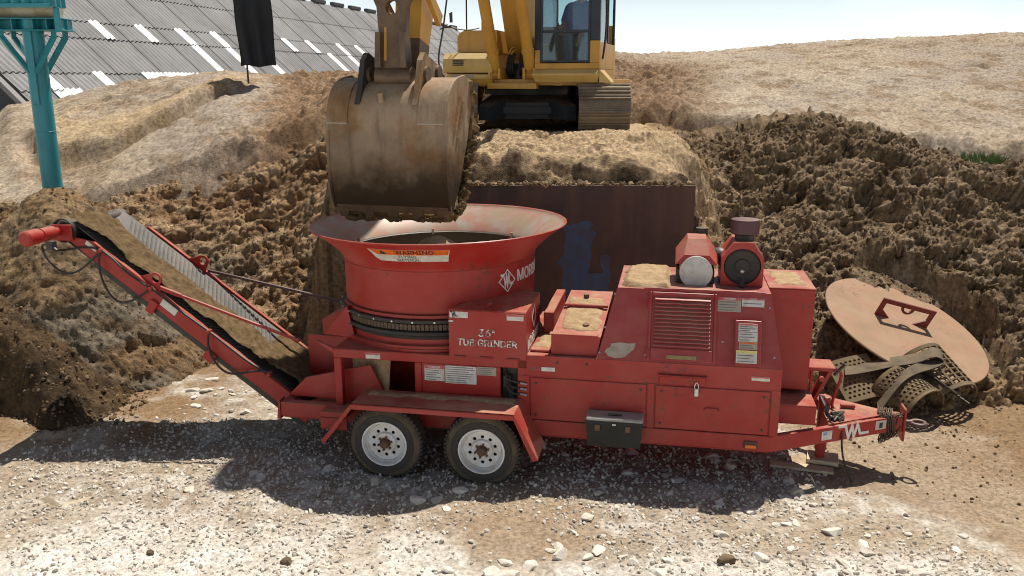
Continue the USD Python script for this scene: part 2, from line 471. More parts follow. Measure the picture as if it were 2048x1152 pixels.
gx = axis_line(-7.2, 8.0, .028, -900, 900)
gy = axis_line(4.7, 11.4, .024, -300, 1500)
X, Y = np.meshgrid(gx, gy, indexing="ij")
Z = ground_z(X, Y)
near = smooth(14, 10.5, np.hypot(X, Y - 6.0))
ston = billow(P3(X, Y, 9.0), 3, 21)
fine = meshkit.fbm(P3(X, Y, 26.0), 2, 33)
soilish = np.clip(smooth(.42, .60, meshkit.fbm(P3(X, Y, .8), 4, 5) + .45 * smooth(3.0, 4.6, X + .35 * (Y - 7)) + .25 * smooth(-2.6, -4.6, X) * smooth(7.0, 8.0, Y)
                          - .30 * smooth(6.6, 5.6, Y) - .12), 0, 1)
Z = Z + near * ((.030 * (ston - .3) + .012 * (fine - .5)) * (1 - .35 * soilish) + .035 * (meshkit.fbm(P3(X, Y, 3.0), 3, 9) - .5))
big = smooth(.60, .74, meshkit.noise(P3(X, Y, 7.5), 41))
white = smooth(6.7, 5.7, Y + .12 * X + .9 * (meshkit.fbm(P3(X, Y, 1.1), 3, 17) - .5))
col = mixc(mixc((.33, .265, .195), (.56, .51, .43), white), mixc((.43, .365, .285), (.70, .665, .60), white), smooth(.35, .65, meshkit.fbm(P3(X, Y, 5.0), 3, 12)))
col = mixc(col, (.60, .56, .49), .6 * big)
col = mixc(col, (.30, .215, .135), .85 * soilish)
dusty = smooth(.50, .62, meshkit.fbm(P3(X, Y, 1.5), 4, 77))
col = mixc(col, (.34, .26, .175), .55 * dusty * (1 - .5 * smooth(6.4, 5.6, Y)))
litter = smooth(-3.0, -4.0, X) * smooth(8.1, 8.7, Y) + smooth(4.2, 5.2, X) * smooth(7.2, 8.2, Y)
col = mixc(col, (.24, .155, .085), np.clip(litter, 0, 1) * smooth(.25, .55, meshkit.fbm(P3(X, Y, 2.2), 3, 6)))
from scipy.interpolate import RegularGridInterpolator
lookup_ground = RegularGridInterpolator((gx, gy), Z, bounds_error=False, fill_value=0.0)
gm = grid(np.stack([X, Y, Z], -1))
g = part(None, "ground", gm, "gravel_ground", smooth=True, tint=col.reshape(-1, 3))
tag(g, "pale crushed limestone yard with stones and patches of brown soil", kind="structure")

# the soil bank behind the machine, with the excavator's pad on top
PLX0, PLX1, PLY = -2.2, 2.40, 11.12
bxs = axis_line(-9.0, 8.8, .022, -30, 30, 1.5)
bys = axis_line(8.8, 15.0, .020, 7.5, 21, 1.5)
X, Y = np.meshgrid(bxs, bys, indexing="ij")
wob = .35 * (meshkit.fbm(P3(X, Y, .7), 3, 61) - .5) * 2
toe = lin(X, [-12, -6, -4.6, -3.6, -3, -2.3, 2.3, 3, 4, 5, 7, 9, 12], [10.4, 10.5, 10.9, 10.9, 10.9, 11.0, 10.6, 10.0, 9.75, 9.55, 9.35, 9.3, 9.3])
crest = lin(X, [-12, -7.4, -6, -5, -4, -3.2, -2.4, -1.5, 2.6, 3.3, 4.0, 4.8, 5.6, 6.3, 7.1, 8, 9, 12],
            [1.85, 2.0, 2.2, 2.55, 3.05, 3.60, 3.45, 2.98, 2.98, 2.80, 3.0, 3.22, 3.18, 3.02, 2.62, 2.40, 2.45, 2.3])
rise = (Y - toe + wob) * lin(X, [-8, -4, -2.4, 2, 4, 8], [.80, .80, .95, .85, .70, .68])
k = .30
slope = -k * np.logaddexp(-rise / k, -crest / k)                                # smooth minimum of slope and crest
wx_ = X + .35 * (meshkit.noise(P3(X, Y, 2.6), 14) - .5)
inpad = smooth(PLX0 - .75, PLX0 - .2, X) * smooth(PLX1 + .85, PLX1 - .15, wx_ + .35 * (meshkit.noise(P3(X, Y, 1.1), 24) - .5))
ramp = 2.38 + .10 * (meshkit.noise(P3(X, Y, 2.2), 15) - .5) + np.clip((Y - PLY - .10) * 1.5, 0, .34 + .1 * (meshkit.noise(P3(X, Y, 1.7), 16) - .5)) + np.clip((Y - PLY - .30) * .28, 0, .36) - .20 * smooth(1.2, 2.5, X) * smooth(12.6, 11.6, Y) + .22 * (meshkit.fbm(P3(X, Y, 1.3), 3, 26) - .5) + .10 * np.exp(-((X - .55) / .9) ** 2 - ((Y - 12.5) / .45) ** 2)
pad = np.where(Y > PLY + .05, np.minimum(ramp, 3.06 - .10 * smooth(12.4, 13.2, Y)), slope * .6)
Z = slope * (1 - inpad) + pad * inpad
# heaps lying against it on the left: the machine's own discharge
def cone(cx, cy, h, s, r=.45, sx=1.0, sy=1.0):
    d = np.sqrt(((X - cx) * sx) ** 2 + ((Y - cy) * np.where(Y < cy, sy, 1.0)) ** 2 + r * r) - r
    return h - s * d
heap = cone(-6.1, 11.25, 2.38, 1.12, .7, 1.35, 1.28)
heap = np.maximum(heap, cone(-8.4, 11.5, 2.25, 1.15, .8, 1.0, 1.25))
Z = np.maximum(Z, heap)
Z0 = Z.copy()
lump = billow(P3(X, Y, 1.9), 3, 101)
lump2 = billow(np.stack([X * 4.6, Y * 4.6, Z * 4.6], -1), 3, 131)
lump3 = meshkit.fbm(np.stack([X * 15, Y * 15, Z * 15], -1), 3, 151)
rough = lin(X, [-9, -4.5, -3.5, -1, 2.4, 3.0, 4, 9], [.8, .9, 1.15, .8, .8, 1.15, 1.3, 1.3])
flat = smooth(13.0, 13.5, Y) * smooth(PLX0 - .5, PLX0, X) * smooth(3.0, 2.4, X)
dark = smooth(2.6, 3.3, X + .25 * (lump - .5)) * smooth(-.5, .25, Z)
onheap = smooth(-.15, .15, heap - (Z - .02))
amp = rough * (1 - .7 * flat) * (1 - .55 * onheap) * (1 - .2 * inpad)
wx, wy = X + .10 * meshkit.noise(P3(X, Y, 6.0), 71), Y + .10 * meshkit.noise(P3(X, Y, 6.0), 72)
c1, c2, c3 = clods(wx, wy, 2.6, 111), clods(wx, wy, 5.6, 112), clods(X, Y, 12.5, 113)
sl = meshkit.fbm(np.stack([(X * .8 + Y * .6) * 1.0, (Y * .8 - X * .6) * 3.2, 0 * X], -1), 4, 115)   # slides running down to the left
sp = lin(X, [-9, 2.2, 3.2, 9], [.10, .10, .42, .42])
c4 = clods(X, Y, 24, 114)
Z = Z + amp * (.13 * (lump - .35) + .11 * sp * (c1 - .4) * (lump2 + .4) + .075 * sp * (c2 - .4) + .060 * (c3 - .4) + .030 * (c4 - .4) + .30 * (1.3 - sp) * (sl - .5) + .035 * (lump3 - .5) + .022 * (meshkit.fbm(np.stack([X * 34, Y * 34, Z * 34], -1), 2, 161) - .5))
cave = smooth(.66, .80, meshkit.fbm(np.stack([X * 2.6, Y * 2.6, Z * 4.0], -1), 3, 171))
Z = Z - .30 * smooth(4.2, 5.6, X) * smooth(.8, 1.6, Z) * smooth(.52, .74, meshkit.fbm(np.stack([X * 1.5, Y * 1.5, Z * 1.5], -1), 3, 179))
Z = Z - cave * lin(X, [2.2, 3.2], [.09, .16]) * amp - .08 * amp * smooth(.62, .78, meshkit.noise(np.stack([X * 5.2, Y * 5.2, Z * 7], -1), 177)) * (1 - .8 * onheap)
m1 = meshkit.fbm(np.stack([X * .9, Y * .9, Z * 1.6], -1), 4, 201)
m2 = meshkit.fbm(np.stack([X * 3.5, Y * 3.5, Z * 3.5], -1), 4, 231)
col = mixc(BROWN, (.29, .185, .10), smooth(.38, .66, m1))
col = mixc(col, (.35, .245, .145), .8 * smooth(.48, .66, sl))
col = mixc(col, (.12, .082, .05), .8 * smooth(.56, .70, m2))
col = mixc(col, (.37, .27, .165), .75 * smooth(.56, .70, meshkit.fbm(np.stack([X * 6, Y * 6, Z * 6], -1), 3, 251)))
chip = inpad * smooth(PLY - .2, PLY + .3, Y) * smooth(.30, .50, m2 + .5 * smooth(2.45, 2.8, Z))
col = mixc(col, CHIP, chip * .9)
Z = Z + .55 * (4 * inpad * (1 - inpad)) * (meshkit.fbm(np.stack([X * 5, Y * 5, Z * 5], -1), 4, 18) - .5)
broken = inpad * smooth(PLY - .1, PLY, Y) * smooth(PLY + .62, PLY + .34, Y + .5 * (m1 - .5) + .35 * (m2 - .5))
col = mixc(col, mixc((.085, .058, .036), (.30, .215, .13), smooth(.45, .62, m2)), .9 * broken)
Z = Z - .10 * broken * smooth(.45, .7, meshkit.noise(np.stack([X * 4, Y * 4, Z * 4], -1), 19))
col = mixc(col, mixc(DARK, (.225, .162, .10), smooth(.40, .60, m2)), np.clip(dark, 0, 1))
col = mixc(col, (.33, .26, .18), .55 * np.clip(dark, 0, 1) * smooth(.58, .70, meshkit.fbm(np.stack([X * 8, Y * 8, Z * 8], -1), 3, 271)))
col = mixc(col, (.34, .225, .115), .8 * np.clip(dark, 0, 1) * smooth(.55, .05, Z))
col = mixc(col, mixc((.19, .130, .066), (.125, .098, .062), smooth(.35, .6, m1 + .12 * (1.6 - Z))), .9 * onheap)
grey = smooth(-3.4, -4.3, X) * smooth(1.7, .8, Z) * smooth(.36, .52, m1)
col = mixc(col, (.165, .145, .112), .8 * grey)
lookup_bank = RegularGridInterpolator((bxs, bys), Z, bounds_error=False, fill_value=-5.0)
from scipy.ndimage import gaussian_filter
Zs = gaussian_filter(Z0, 6)
nx, ny = -np.gradient(Zs, bxs, axis=0), -np.gradient(Zs, bys, axis=1)
nl = np.sqrt(nx * nx + ny * ny + 1)
side = (1 - smooth(0, .05, inpad)) * smooth(14.8, 14.0, Y) * smooth(-8.9, -8.4, X) * smooth(8.7, 8.2, X)
D = Z - Z0                                              # lumps stand out square to the slope, not straight up
BXP = X + side * D * nx / nl
BYP = Y + side * D * ny / nl
BZP = Z0 + D * (1 - side + side / nl)
# the slope has settled to a smooth bed under the round lid that lies on it
LID_C, LID_A, LID_B, LID_R = np.array([5.004, 10.38, .72]), math.radians(37.3), math.radians(64.9), 1.06
LN = np.array([math.cos(LID_B) * math.sin(LID_A), -math.cos(LID_B) * math.cos(LID_A), math.sin(LID_B)])
bed = LID_C[2] - (LN[0] * (BXP - LID_C[0]) + LN[1] * (BYP - LID_C[1])) / LN[2]
far = np.hypot(np.hypot(BXP - LID_C[0], BYP - LID_C[1]), BZP * 0)
lap = .10 * smooth(.62, 1.02, (BYP - LID_C[1]) / 1.0 + .25 * (meshkit.noise(P3(BXP, BYP, 5.0), 44) - .5))      # loose soil has run over its upper edge
BZP = np.where(far < 1.16, np.minimum(BZP, bed - .05 + lap), np.where(far < 1.30, np.minimum(BZP, bed + .02 + (far - 1.16) * 2.5), BZP))
keep = np.maximum(BZP, -.25)
b = part(None, "soil_bank", grid(np.stack([BXP, BYP, keep], -1)), "soil", smooth=True, tint=col.reshape(-1, 3))
tag(b, "brown clumpy compost bank with the excavator's pale pad on top", kind="structure")

# the finished compost heap in the left foreground
hx, hy = np.arange(-10.2, -3.6, .026), np.arange(7.4, 12.2, .026)
X, Y = np.meshgrid(hx, hy, indexing="ij")
Z = cone(-6.95, 9.6, 1.66, .92, .6, 1.0)
face = 8.92 + .10 * np.sin(X * 3.9) + .55 * (meshkit.noise(P3(X, Y, 1.6), 305) - .5)
cut = (Y - face) * 3.2
Z = -.12 * np.logaddexp(-Z / .12, -cut / .12)
wl = billow(P3(X, Y, 2.1), 3, 301)
Z = Z + .10 * (wl - .4) + .09 * (clods(X, Y, 5.5, 315) - .4) + .065 * (clods(X, Y, 12, 316) - .4) + .03 * (clods(X, Y, 22, 317) - .4) + .02 * (meshkit.fbm(P3(X, Y, 24), 2, 321) - .5)
m2 = meshkit.fbm(np.stack([X * 3.5, Y * 3.5, Z * 3.5], -1), 4, 331)
col = mixc((.10, .067, .037), (.046, .031, .019), smooth(.4, .62, m2))
lookup_heap = RegularGridInterpolator((hx, hy), Z, bounds_error=False, fill_value=-5.0)
Z = np.maximum(Z, -.2)
h = part(None, "compost_heap", grid(np.stack([X, Y, Z], -1)), "soil", smooth=True, tint=col.reshape(-1, 3))
tag(h, "low dark brown compost heap at the left edge, nearest the camera", "compost heap")

# sand-coloured slopes further back
hx = axis_line(-15, 20, .055, -160, 160, 1.3)
hy = axis_line(13.0, 33, .05, 11.5, 260, 1.3)
X, Y = np.meshgrid(hx, hy, indexing="ij")
dirp = X / np.maximum(Y, 1)
ridge = lin(dirp, [-1.2, -.60, -.579, -.526, -.455, -.38, -.326, -.273, -.226, -.10, .04, .11, .18, .22, .28, .40, .60, .9],
            [2.85, 2.95, 3.25, 3.33, 3.67, 3.90, 4.01, 3.91, 3.90, 3.95, 4.25, 4.66, 4.70, 4.73, 4.92, 5.17, 5.40, 5.6])
rd = lin(dirp, [-.3, .05, .15], [20, 23, 30])
foot = lin(X, [-12, -7, -4, -3, -1, 3, 5, 8, 12], [1.75, 1.85, 2.6, 3.3, 2.9, 2.55, 2.55, 2.2, 1.9])
t = np.clip((Y - 13.0) / (rd - 13.0), 0, None)
Z = foot + (ridge - foot) * np.where(t < 1, np.sin(np.clip(t, 0, 1) * PI / 2 * .9) / math.sin(PI / 2 * .9), 1.0) - .10 * np.clip(Y - rd, 0, 40) - 0.0
yc = 16.0 + .9 * np.sin((X + 6.2) * 1.15) + 1.0 * smooth(-7.0, -5.6, X) + .35 * (meshkit.noise(P3(X, Y, 1.7), 7) - .5)
step = smooth(-9.6, -8.8, X) * smooth(-5.2, -6.0, X)
Z = Z + .20 * step * (smooth(-.10, .10, Y - yc) - smooth(.1, 2.6, Y - yc)) - .20 * step * np.exp(-((Y - yc + .25) / .22) ** 2)
lump = billow(P3(X, Y, .9), 3, 401)
brownz = np.clip(smooth(15.8, 14.2, Y) * smooth(-6.0, -3.5, X) + smooth(-.31, -.22, dirp) * smooth(.26, .16, dirp) * smooth(27, 20, Y), 0, 1)
spots = smooth(.48, .62, meshkit.fbm(P3(X, Y, .6), 3, 417))
Z = Z + (.10 * brownz + .10 * spots) * (clods(X, Y, 2.4, 418) - .3) + (.05 + .10 * brownz) * (clods(X, Y, 5.2, 419) - .3) + (.03 + .05 * brownz) * (clods(X, Y, 9.5, 420) - .3) + .10 * (lump - .4) + .09 * (billow(P3(X, Y, 2.7), 3, 411) - .4) * smooth(.35, .7, meshkit.fbm(P3(X, Y, .5), 3, 415)) + .03 * (meshkit.fbm(P3(X, Y, 7), 3, 421) - .5)
m1 = meshkit.fbm(np.stack([X * .35, Y * .35, Z], -1), 4, 431)
m2 = meshkit.fbm(P3(X, Y, 2.2), 4, 441)
col = mixc(TAN, (.43, .36, .275), smooth(.42, .62, m1))
col = mixc(col, (.35, .29, .235), .75 * smooth(.50, .64, meshkit.fbm(P3(X, Y, .55, 3.0), 4, 451)))
col = mixc(col, (.26, .19, .125), .75 * smooth(.56, .68, m2))
left = smooth(-2.5, -3.8, X + .3 * (Y - 15)) 
col = mixc(col, (.50, .37, .20), .55 * step * np.exp(-((Y - yc - .8) / .8) ** 2))
col = mixc(col, BROWN, .85 * smooth(15.6, 14.4, Y) * smooth(-5.5, -3.5, X) * smooth(3.0, 1.8, X))
col = mixc(col, mixc(BROWN, (.25, .165, .1), smooth(.4, .6, m2)), .9 * smooth(-.2, -.12, dirp) * smooth(.26, .17, dirp + .05 * (m2 - .5)) * smooth(27, 21, Y))
col = mixc(col, mixc(BROWN, (.27, .18, .105), smooth(.4, .6, m2)), .9 * smooth(-.31, -.25, dirp + .08 * (m2 - .5)) * smooth(-.1, -.2, dirp))
yb = lin(X, [-16, -12, -7, -5, -4, -3, -1, 3, 4, 6, 8, 12, 20], [12.5, 12.8, 13.3, 13.9, 14.3, 14.9, 17, 17, 16.2, 15.6, 15.0, 14.5, 14])
Z = Z - 1.3 * np.clip(yb - Y, 0, None)
lookup_hill = RegularGridInterpolator((hx, hy), Z, bounds_error=False, fill_value=0)
Z = np.maximum(Z, -.4)
hl = part(None, "hillside", grid(np.stack([X, Y, Z], -1)), "soil", smooth=True, tint=col.reshape(-1, 3))
tag(hl, "broad sandy stockpile slopes rising behind the bank to the skyline", kind="structure")


def top_z(x, y):
    z = float(lookup_ground((x, y)))
    for f in (lookup_bank, lookup_heap):
        z = max(z, float(f((x, y))))
    return z


def tops(x, y):
    p = np.stack([x, y], -1)
    return np.maximum(np.maximum(lookup_ground(p), lookup_bank(p)), lookup_heap(p))


def scatter(name, protos, mats, pos, scale, rs, label, cat):
    """Countless small loose pieces: one point instancer."""
    path = numbered("/World", name)
    pi = UsdGeom.PointInstancer.Define(stage, path)
    for i, (m, mt) in enumerate(zip(protos, mats)):
        usdkit.mesh(stage, f"{path}/piece_{i:03d}", m, M[mt], smooth=False)
        pi.GetPrototypesRel().AddTarget(f"{path}/piece_{i:03d}")
    n = len(pos)
    pi.CreateProtoIndicesAttr(Vt.IntArray.FromNumpy(rs.integers(0, len(protos), n).astype(np.int32)))
    pi.CreatePositionsAttr(Vt.Vec3fArray.FromNumpy(pos.astype(np.float32)))
    pi.CreateScalesAttr(Vt.Vec3fArray.FromNumpy(scale.astype(np.float32)))
    q = rs.normal(size=(n, 4))
    q /= np.linalg.norm(q, axis=1, keepdims=True)
    pi.CreateOrientationsAttr(Vt.QuathArray([Gf.Quath(float(a), float(b), float(c), float(d)) for a, b, c, d in q]))
    return tag(pi, label, cat, kind="stuff")


# loose stones on the apron: the larger ones one by one, the chippings as stuff
rs = np.random.default_rng(91)
TRA = math.radians(10.5)
TO = np.array([-1.23, 7.59, 0.0])
TU, TV = np.array([math.cos(TRA), -math.sin(TRA), 0]), np.array([math.sin(TRA), math.cos(TRA), 0])
named = [((-.045, 5.93), .105, (1.25, .8, .62), "limestone", "largest pale limestone block lying alone in the sunlit foreground below the rear wheel"),
         ((2.72, 6.52), .075, (1.5, .8, .5), "limestone", "flat pale limestone slab on the gravel rim below the drawbar"),
         ((-3.17, 5.77), .055, (1.0, .8, .8), "dark_clod", "small dark brown clod on the bright gravel at lower left"),
         ((-2.94, 6.22), .040, (.8, .8, 1.0), "dark_clod", "smaller dark clod further back on the bright gravel at lower left"),
         ((-1.80, 6.06), .055, (1.1, .8, .7), "dark_clod", "brown clod left of centre on the sunlit gravel in front of the shadow"),
         ((2.10, 5.62), .07, (1.3, .8, .6), "limestone", "blue-grey stone lying at the lower edge right of centre"),
         ((1.70, 6.05), .075, (1.2, .9, .7), "dark_clod", "grey lump of stone on the sunlit gravel below the toolbox end")]
for (x, y), r, sq, mt, lab in named:
    o = part(None, "limestone_rock" if mt == "limestone" else "soil_clod", moved(rock(r, 500 + len(lab), 3, sq), (x, y, top_z(x, y) + r * .22)), mt, smooth=25)
    tag(o, lab, "stone" if mt == "limestone" else "clod")
count = 0
while count < 290:
    y = 5.15 + 3.2 * rs.random() ** 1.0
    x = -3.2 + 7.2 * rs.random() ** .85
    if count > 245:                                     # rubble under the conveyor
        x, y = -4.0 + 1.5 * rs.random(), 9.2 + 1.2 * rs.random()
    q = np.array([x, y, 0]) - TO
    uu, vv = q @ TU, q @ TV
    if (vv > 1.9 and count <= 245) or abs(x / y) > .64 or (-.5 < uu < 1.45 and -.12 < vv < .4) or (y < 6.3 and x < -.6 and rs.random() < .8):
        continue
    if x > 3.2 and y > 6.9:
        continue
    r = .020 + .058 * rs.random() ** 2.3
    o = part(None, "limestone_rock", moved(rock(r, 1000 + count, 2, (1.0 + .4 * rs.random(), .85, .42 + .3 * rs.random())), (x, y, top_z(x, y) + r * .12), rotm(rs.random() * 6.28, [0, 0, 1])), "limestone", smooth=False)
    tag(o, "pale limestone stone lying loose on the gravel yard around the machine", "stone", "loose limestone stones on the yard")
    count += 1
n = 44000
x, y = rs.uniform(-5.2, 6.0, n), 4.9 + 4.3 * rs.random(n)
pr = meshkit.fbm(np.stack([x * .9, y * .9, 0 * x], -1), 3, 5)
ok = (np.abs(x / y) < .66) & (tops(x, y) < lookup_ground(np.stack([x, y], -1)) + .004) & (rs.random(n) < smooth(.75, .40, pr + .35 * smooth(3.0, 4.4, x + .35 * (y - 7)) + .2 * smooth(8.0, 8.6, y)))
x, y = x[ok], y[ok]
s = .004 + .024 * rs.random(len(x)) ** 3.2
pos = np.stack([x, y, tops(x, y) + s * .25], -1)
scatter("gravel", [rock(1.0, 40 + i, 1, (1.15, .85, .5)) for i in range(6)], ["limestone"] * 6, pos, np.stack([s] * 3, -1), rs,
        "fine pale limestone chippings strewn over the yard", "gravel")
# crumbs of compost over the bank, the heaps and the brown ground
pick = rs.integers(0, BXP.size, 60000)
x, y, zb = BXP.ravel()[pick], BYP.ravel()[pick], BZP.ravel()[pick]
ok = (zb > .02) & (np.abs(x / y) < .68) & ~((x > PLX0 - .3) & (x < PLX1 + .1) & (y > PLY - .1))
x, y, zb = x[ok], y[ok], zb[ok]
s = .005 + .032 * rs.random(len(x)) ** 7 * lin(x, [-9, 2.4, 3.2, 9], [.7, .7, 1.15, 1.15])
hx_i, hy_i = rs.uniform(-7.4, -4.4, 3500), rs.uniform(8.6, 10.8, 3500)
hz_i = lookup_heap(np.stack([hx_i, hy_i], -1))
ok = hz_i > lookup_ground(np.stack([hx_i, hy_i], -1)) - .3
x, y, zb = np.r_[x, hx_i[ok]], np.r_[y, hy_i[ok]], np.r_[zb, np.maximum(hz_i, lookup_ground(np.stack([hx_i, hy_i], -1)))[ok]]
s = np.r_[s, .006 + .03 * rs.random(int(ok.sum())) ** 4]
scatter("compost_crumbs", [rock(1.0, 60 + i, 1, (1.0, .85, .7)) for i in range(5)], ["dark_clod"] * 3 + ["compost"] * 2,
        np.stack([x, y, zb + s * .2], -1), np.stack([s] * 3, -1), rs, "loose crumbs and clods of compost over the bank and heaps", "compost crumbs")
n = 2600
x, y = rs.uniform(3.2, 8.0, n), rs.uniform(6.2, 9.8, n)
ok = (x + .9 * (y - 7) > 4.2) & (np.abs(x / y) < .68)
x, y = x[ok], y[ok]
s = .005 + .020 * rs.random(len(x)) ** 6
scatter("soil_crumbs", [rock(1.0, 80 + i, 1, (1.0, .85, .7)) for i in range(4)], ["dark_clod"] * 2 + ["compost"] * 2,
        np.stack([x, y, tops(x, y) + s * .2], -1), np.stack([s] * 3, -1), rs, "crumbs of brown soil on the ground right of the drawbar", "soil crumbs")

rs = np.random.default_rng(17)
n = 420
x = rs.uniform(PLX0, PLX1, n)
y = PLY - .035 + .16 * rs.random(n)
s = .012 + .05 * rs.random(n) ** 2.2
scatter("spilled_soil", [rock(1.0, 90 + i, 1, (1.0, .85, .7)) for i in range(4)], ["dark_clod", "compost", "dark_clod", "chip_dust"],
        np.stack([x, y, np.maximum(2.445 + s * .2, lookup_bank(np.stack([x, y], -1)) * (y > PLY + .06))], -1), np.stack([s] * 3, -1), rs, "clods of soil spilling over the steel plate's top edge", "soil crumbs")

# ------------------------------------------------------------ the grinder on its trailer (x along the side to the drawbar, y away, z up)
G = thing("tub_grinder", "red tub grinder on a two-axle trailer with raised conveyor and drawbar", "tub grinder", TO, -10.5)
V0, V1 = .35, 1.95
gp = lambda name, m, mt, **k: part(G, name, m, mt, **k)


def decal(u0, u1, z0, z1, mt, v=V0, t=.004, parent=None, name="decal", lines=0, head=None, head_text=None, frame=None):
    """A sticker on an upright face that looks along -y, with its heading band and printed lines as sub-parts."""
    f = frame if frame is not None else np.eye(4)
    def put(m):
        m = m.copy()
        m.apply_transform(f)
        return m
    d = part(parent or G, name, put(bx(u0, u1, v - t, v, z0, z1, .001)), mt)
    if parent is not None:
        d = parent
    top = z1
    if head:
        hh = (z1 - z0) * (.22 if lines else .34)
        part(d, "heading", put(bx(u0 + .003, u1 - .003, v - t - .002, v - t, z1 - hh, z1 - .002, .0005)), head)
        if head_text:
            tm = text(head_text, hh * .55, .001, True)
            w = tm.bounds[1][0]
            tm.apply_translation(((u0 + u1 - w) / 2, v - t - .0025, z1 - hh * .78))
            part(d, "lettering", put(tm), "letter_white" if head != "decal_yellow" else "print_black", smooth=False)
        top = z1 - hh
    if lines:
        rr = random.Random(int(u0 * 1000))
        ms = []
        for i in range(lines):
            zz = top - (i + .7) / (lines + .3) * (top - z0)
            ms.append(bx(u0 + .012, u0 + .012 + (u1 - u0 - .024) * (.6 + .4 * rr.random()), v - t - .0015, v - t, zz - .0035, zz + .0035, .0003))
        part(d, "printed_lines", put(cat_(ms)), "print_grey", smooth=False)
    return d


# frame, deck and body
gp("frame_rail", cat_(bx(-1.22, 3.62, V0, V0 + .10, .43, .58), bx(-1.19, 3.6, V0 + .012, V0 + .09, .415, .43)), "red_paint")
gp("frame_rail", bx(-1.22, 3.62, V1 - .10, V1, .43, .58), "red_paint")
gp("cross_member", bx(-1.22, -1.12, V0 + .101, V1 - .101, .43, .578), "red_paint")
gp("cross_member", bx(3.50, 3.62, V0 + .101, V1 - .101, .435, .578), "red_paint")
gp("rail_cap", hull([(-1.26, V0 - .01, .40), (-1.26, V0 + .11, .40), (-1.23, V0 - .01, .60), (-1.23, V0 + .11, .60), (-1.2205, V0 - .01, .60), (-1.2205, V0 + .11, .60), (-1.2205, V0 - .01, .40), (-1.2205, V0 + .11, .40)]), "red_paint")
gp("bump_step", cat_(bx(-.70, -.42, V0 - .22, V0 - .002, .545, .60), bx(-.70, -.42, V0 - .22, V0 - .19, .42, .54)), "red_paint")
gp("deck_beam", bx(-.62, 1.335, V0, V0 + .09, 1.095, 1.185), "red_clean")
gp("deck_plate", prism(Polygon([(-.62, V0 + .093), (1.335, V0 + .093), (1.335, V1 - .06), (-.62, V1 - .06)]), "z", 1.13, 1.18), "red_paint")
gp("deck_beam", bx(-.62, 1.335, V1 - .055, V1 + .03, 1.095, 1.185), "red_clean")
gp("post", bx(-.62, -.54, V0 + .003, V0 + .083, .583, 1.092), "red_clean")
gp("post", bx(-.62, -.54, V1 - .083, V1 - .003, .583, 1.092), "red_clean")
gp("post", bx(.215, .285, V0 + .004, V0 + .075, .583, 1.092), "red_clean")
gp("post", bx(-.20, -.15, V0 + .30, V0 + .36, .5, 1.128), "red_clean")
gp("deck_lip", hull([(-.80, V0 + .01, 1.255), (-.80, V0 + .05, 1.255), (-.62, V0 + .01, 1.13), (-.62, V0 + .05, 1.13), (-.62, V0 + .01, 1.185), (-.62, V0 + .05, 1.185)]), "red_clean")
gp("inner_panel", cat_(bx(-1.16, .22, V0 + .62, V0 + .64, .50, 1.12), bx(-1.0, .22, V0 + .11, V0 + .62, .50, .52)), "red_clean")
gp("chute_side", hull([(-1.20, V0 + .16, .60), (-1.20, V0 + .19, .60), (-.10, V0 + .16, .58), (-.10, V0 + .19, .58), (-.30, V0 + .16, .98), (-.30, V0 + .19, .98), (-1.0, V0 + .16, .80), (-1.0, V0 + .19, .80)]), "red_clean")
gp("mill_panel", bx(.285, 1.07, V0 + .012, V0 + .05, .583, 1.092), "red_clean")
gp("valve_opening", bx(1.072, 1.22, V0 + .10, V0 + .14, .60, 1.092), "black_iron")
for k in range(3):
    gp("hydraulic_hose", tube(spline([(1.12 + .02 * k, V0 + .09, 1.06 - .03 * k), (1.14, V0 + .02, .98 - .05 * k), (1.20, V0 - .012, .965 - .06 * k), (1.27, V0 - .012, .955 - .055 * k)], 14), .009, 7), "hose")
    gp("hose_fitting", cyl((1.27, V0 - .014, .955 - .055 * k), (1.335, V0 - .014, .945 - .055 * k), .012, 8), "zinc")
gp("valve_block", cat_(bx(1.09, 1.17, V0 + .04, V0 + .098, .88, 1.0), bx(1.14, 1.2, V0 + .05, V0 + .098, .76, .9)), "black_iron")
gp("body", cat_(bx(1.24, 3.665, V0 + .012, V1, .583, 1.235), bx(1.24, 3.665, V0, V0 + .011, 1.03, 1.235, .003), bx(1.24, 1.355, V0, V0 + .011, .584, 1.028, .003), bx(2.47, 2.535, V0, V0 + .011, .584, 1.028, .003), bx(3.585, 3.665, V0, V0 + .011, .584, 1.028, .003)), "red_paint")
for u0, u1 in ((1.368, 2.458), (2.548, 3.572)):
    d = gp("service_door", bx(u0, u1, V0 - .003, V0 + .012, .594, 1.012, .004), "red_paint")
    part(d, "bolt", [cyl((a, V0 - .012, c), (a, V0 - .002, c), .011, 8) for a in (u0 + .05, u1 - .05) for c in (.64, .96)], "black_iron")
    if u0 > 2:
        part(d, "pull_handle", tube(spline([(3.0, V0 - .004, .80), (3.0, V0 - .02, .815), (3.06, V0 - .024, .82), (3.12, V0 - .02, .815), (3.12, V0 - .004, .80)], 12), .006, 6), "red_paint")
gp("latch_bar", cat_(bx(2.575, 2.995, V0 - .022, V0 - .001, 1.035, 1.115), bx(2.56, 3.01, V0 - .034, V0 - .001, 1.116, 1.128)), "red_clean")
gp("padlock", cat_(bx(2.895, 2.935, V0 - .05, V0 - .024, .94, 1.02), tube(spline([(2.903, V0 - .036, 1.02), (2.903, V0 - .036, 1.06), (2.915, V0 - .036, 1.075), (2.927, V0 - .036, 1.06), (2.927, V0 - .036, 1.02)], 14), .006, 6)), "zinc")
al = gp("marker_light", bx(3.37, 3.49, V0 - .02, V0 - .001, .455, .525), "maroon")
part(al, "lens", bx(3.38, 3.48, V0 - .03, V0 - .0205, .462, .495), "amber_lens")
decal(3.40, 3.56, 1.115, 1.155, "decal_white", head="decal_red")
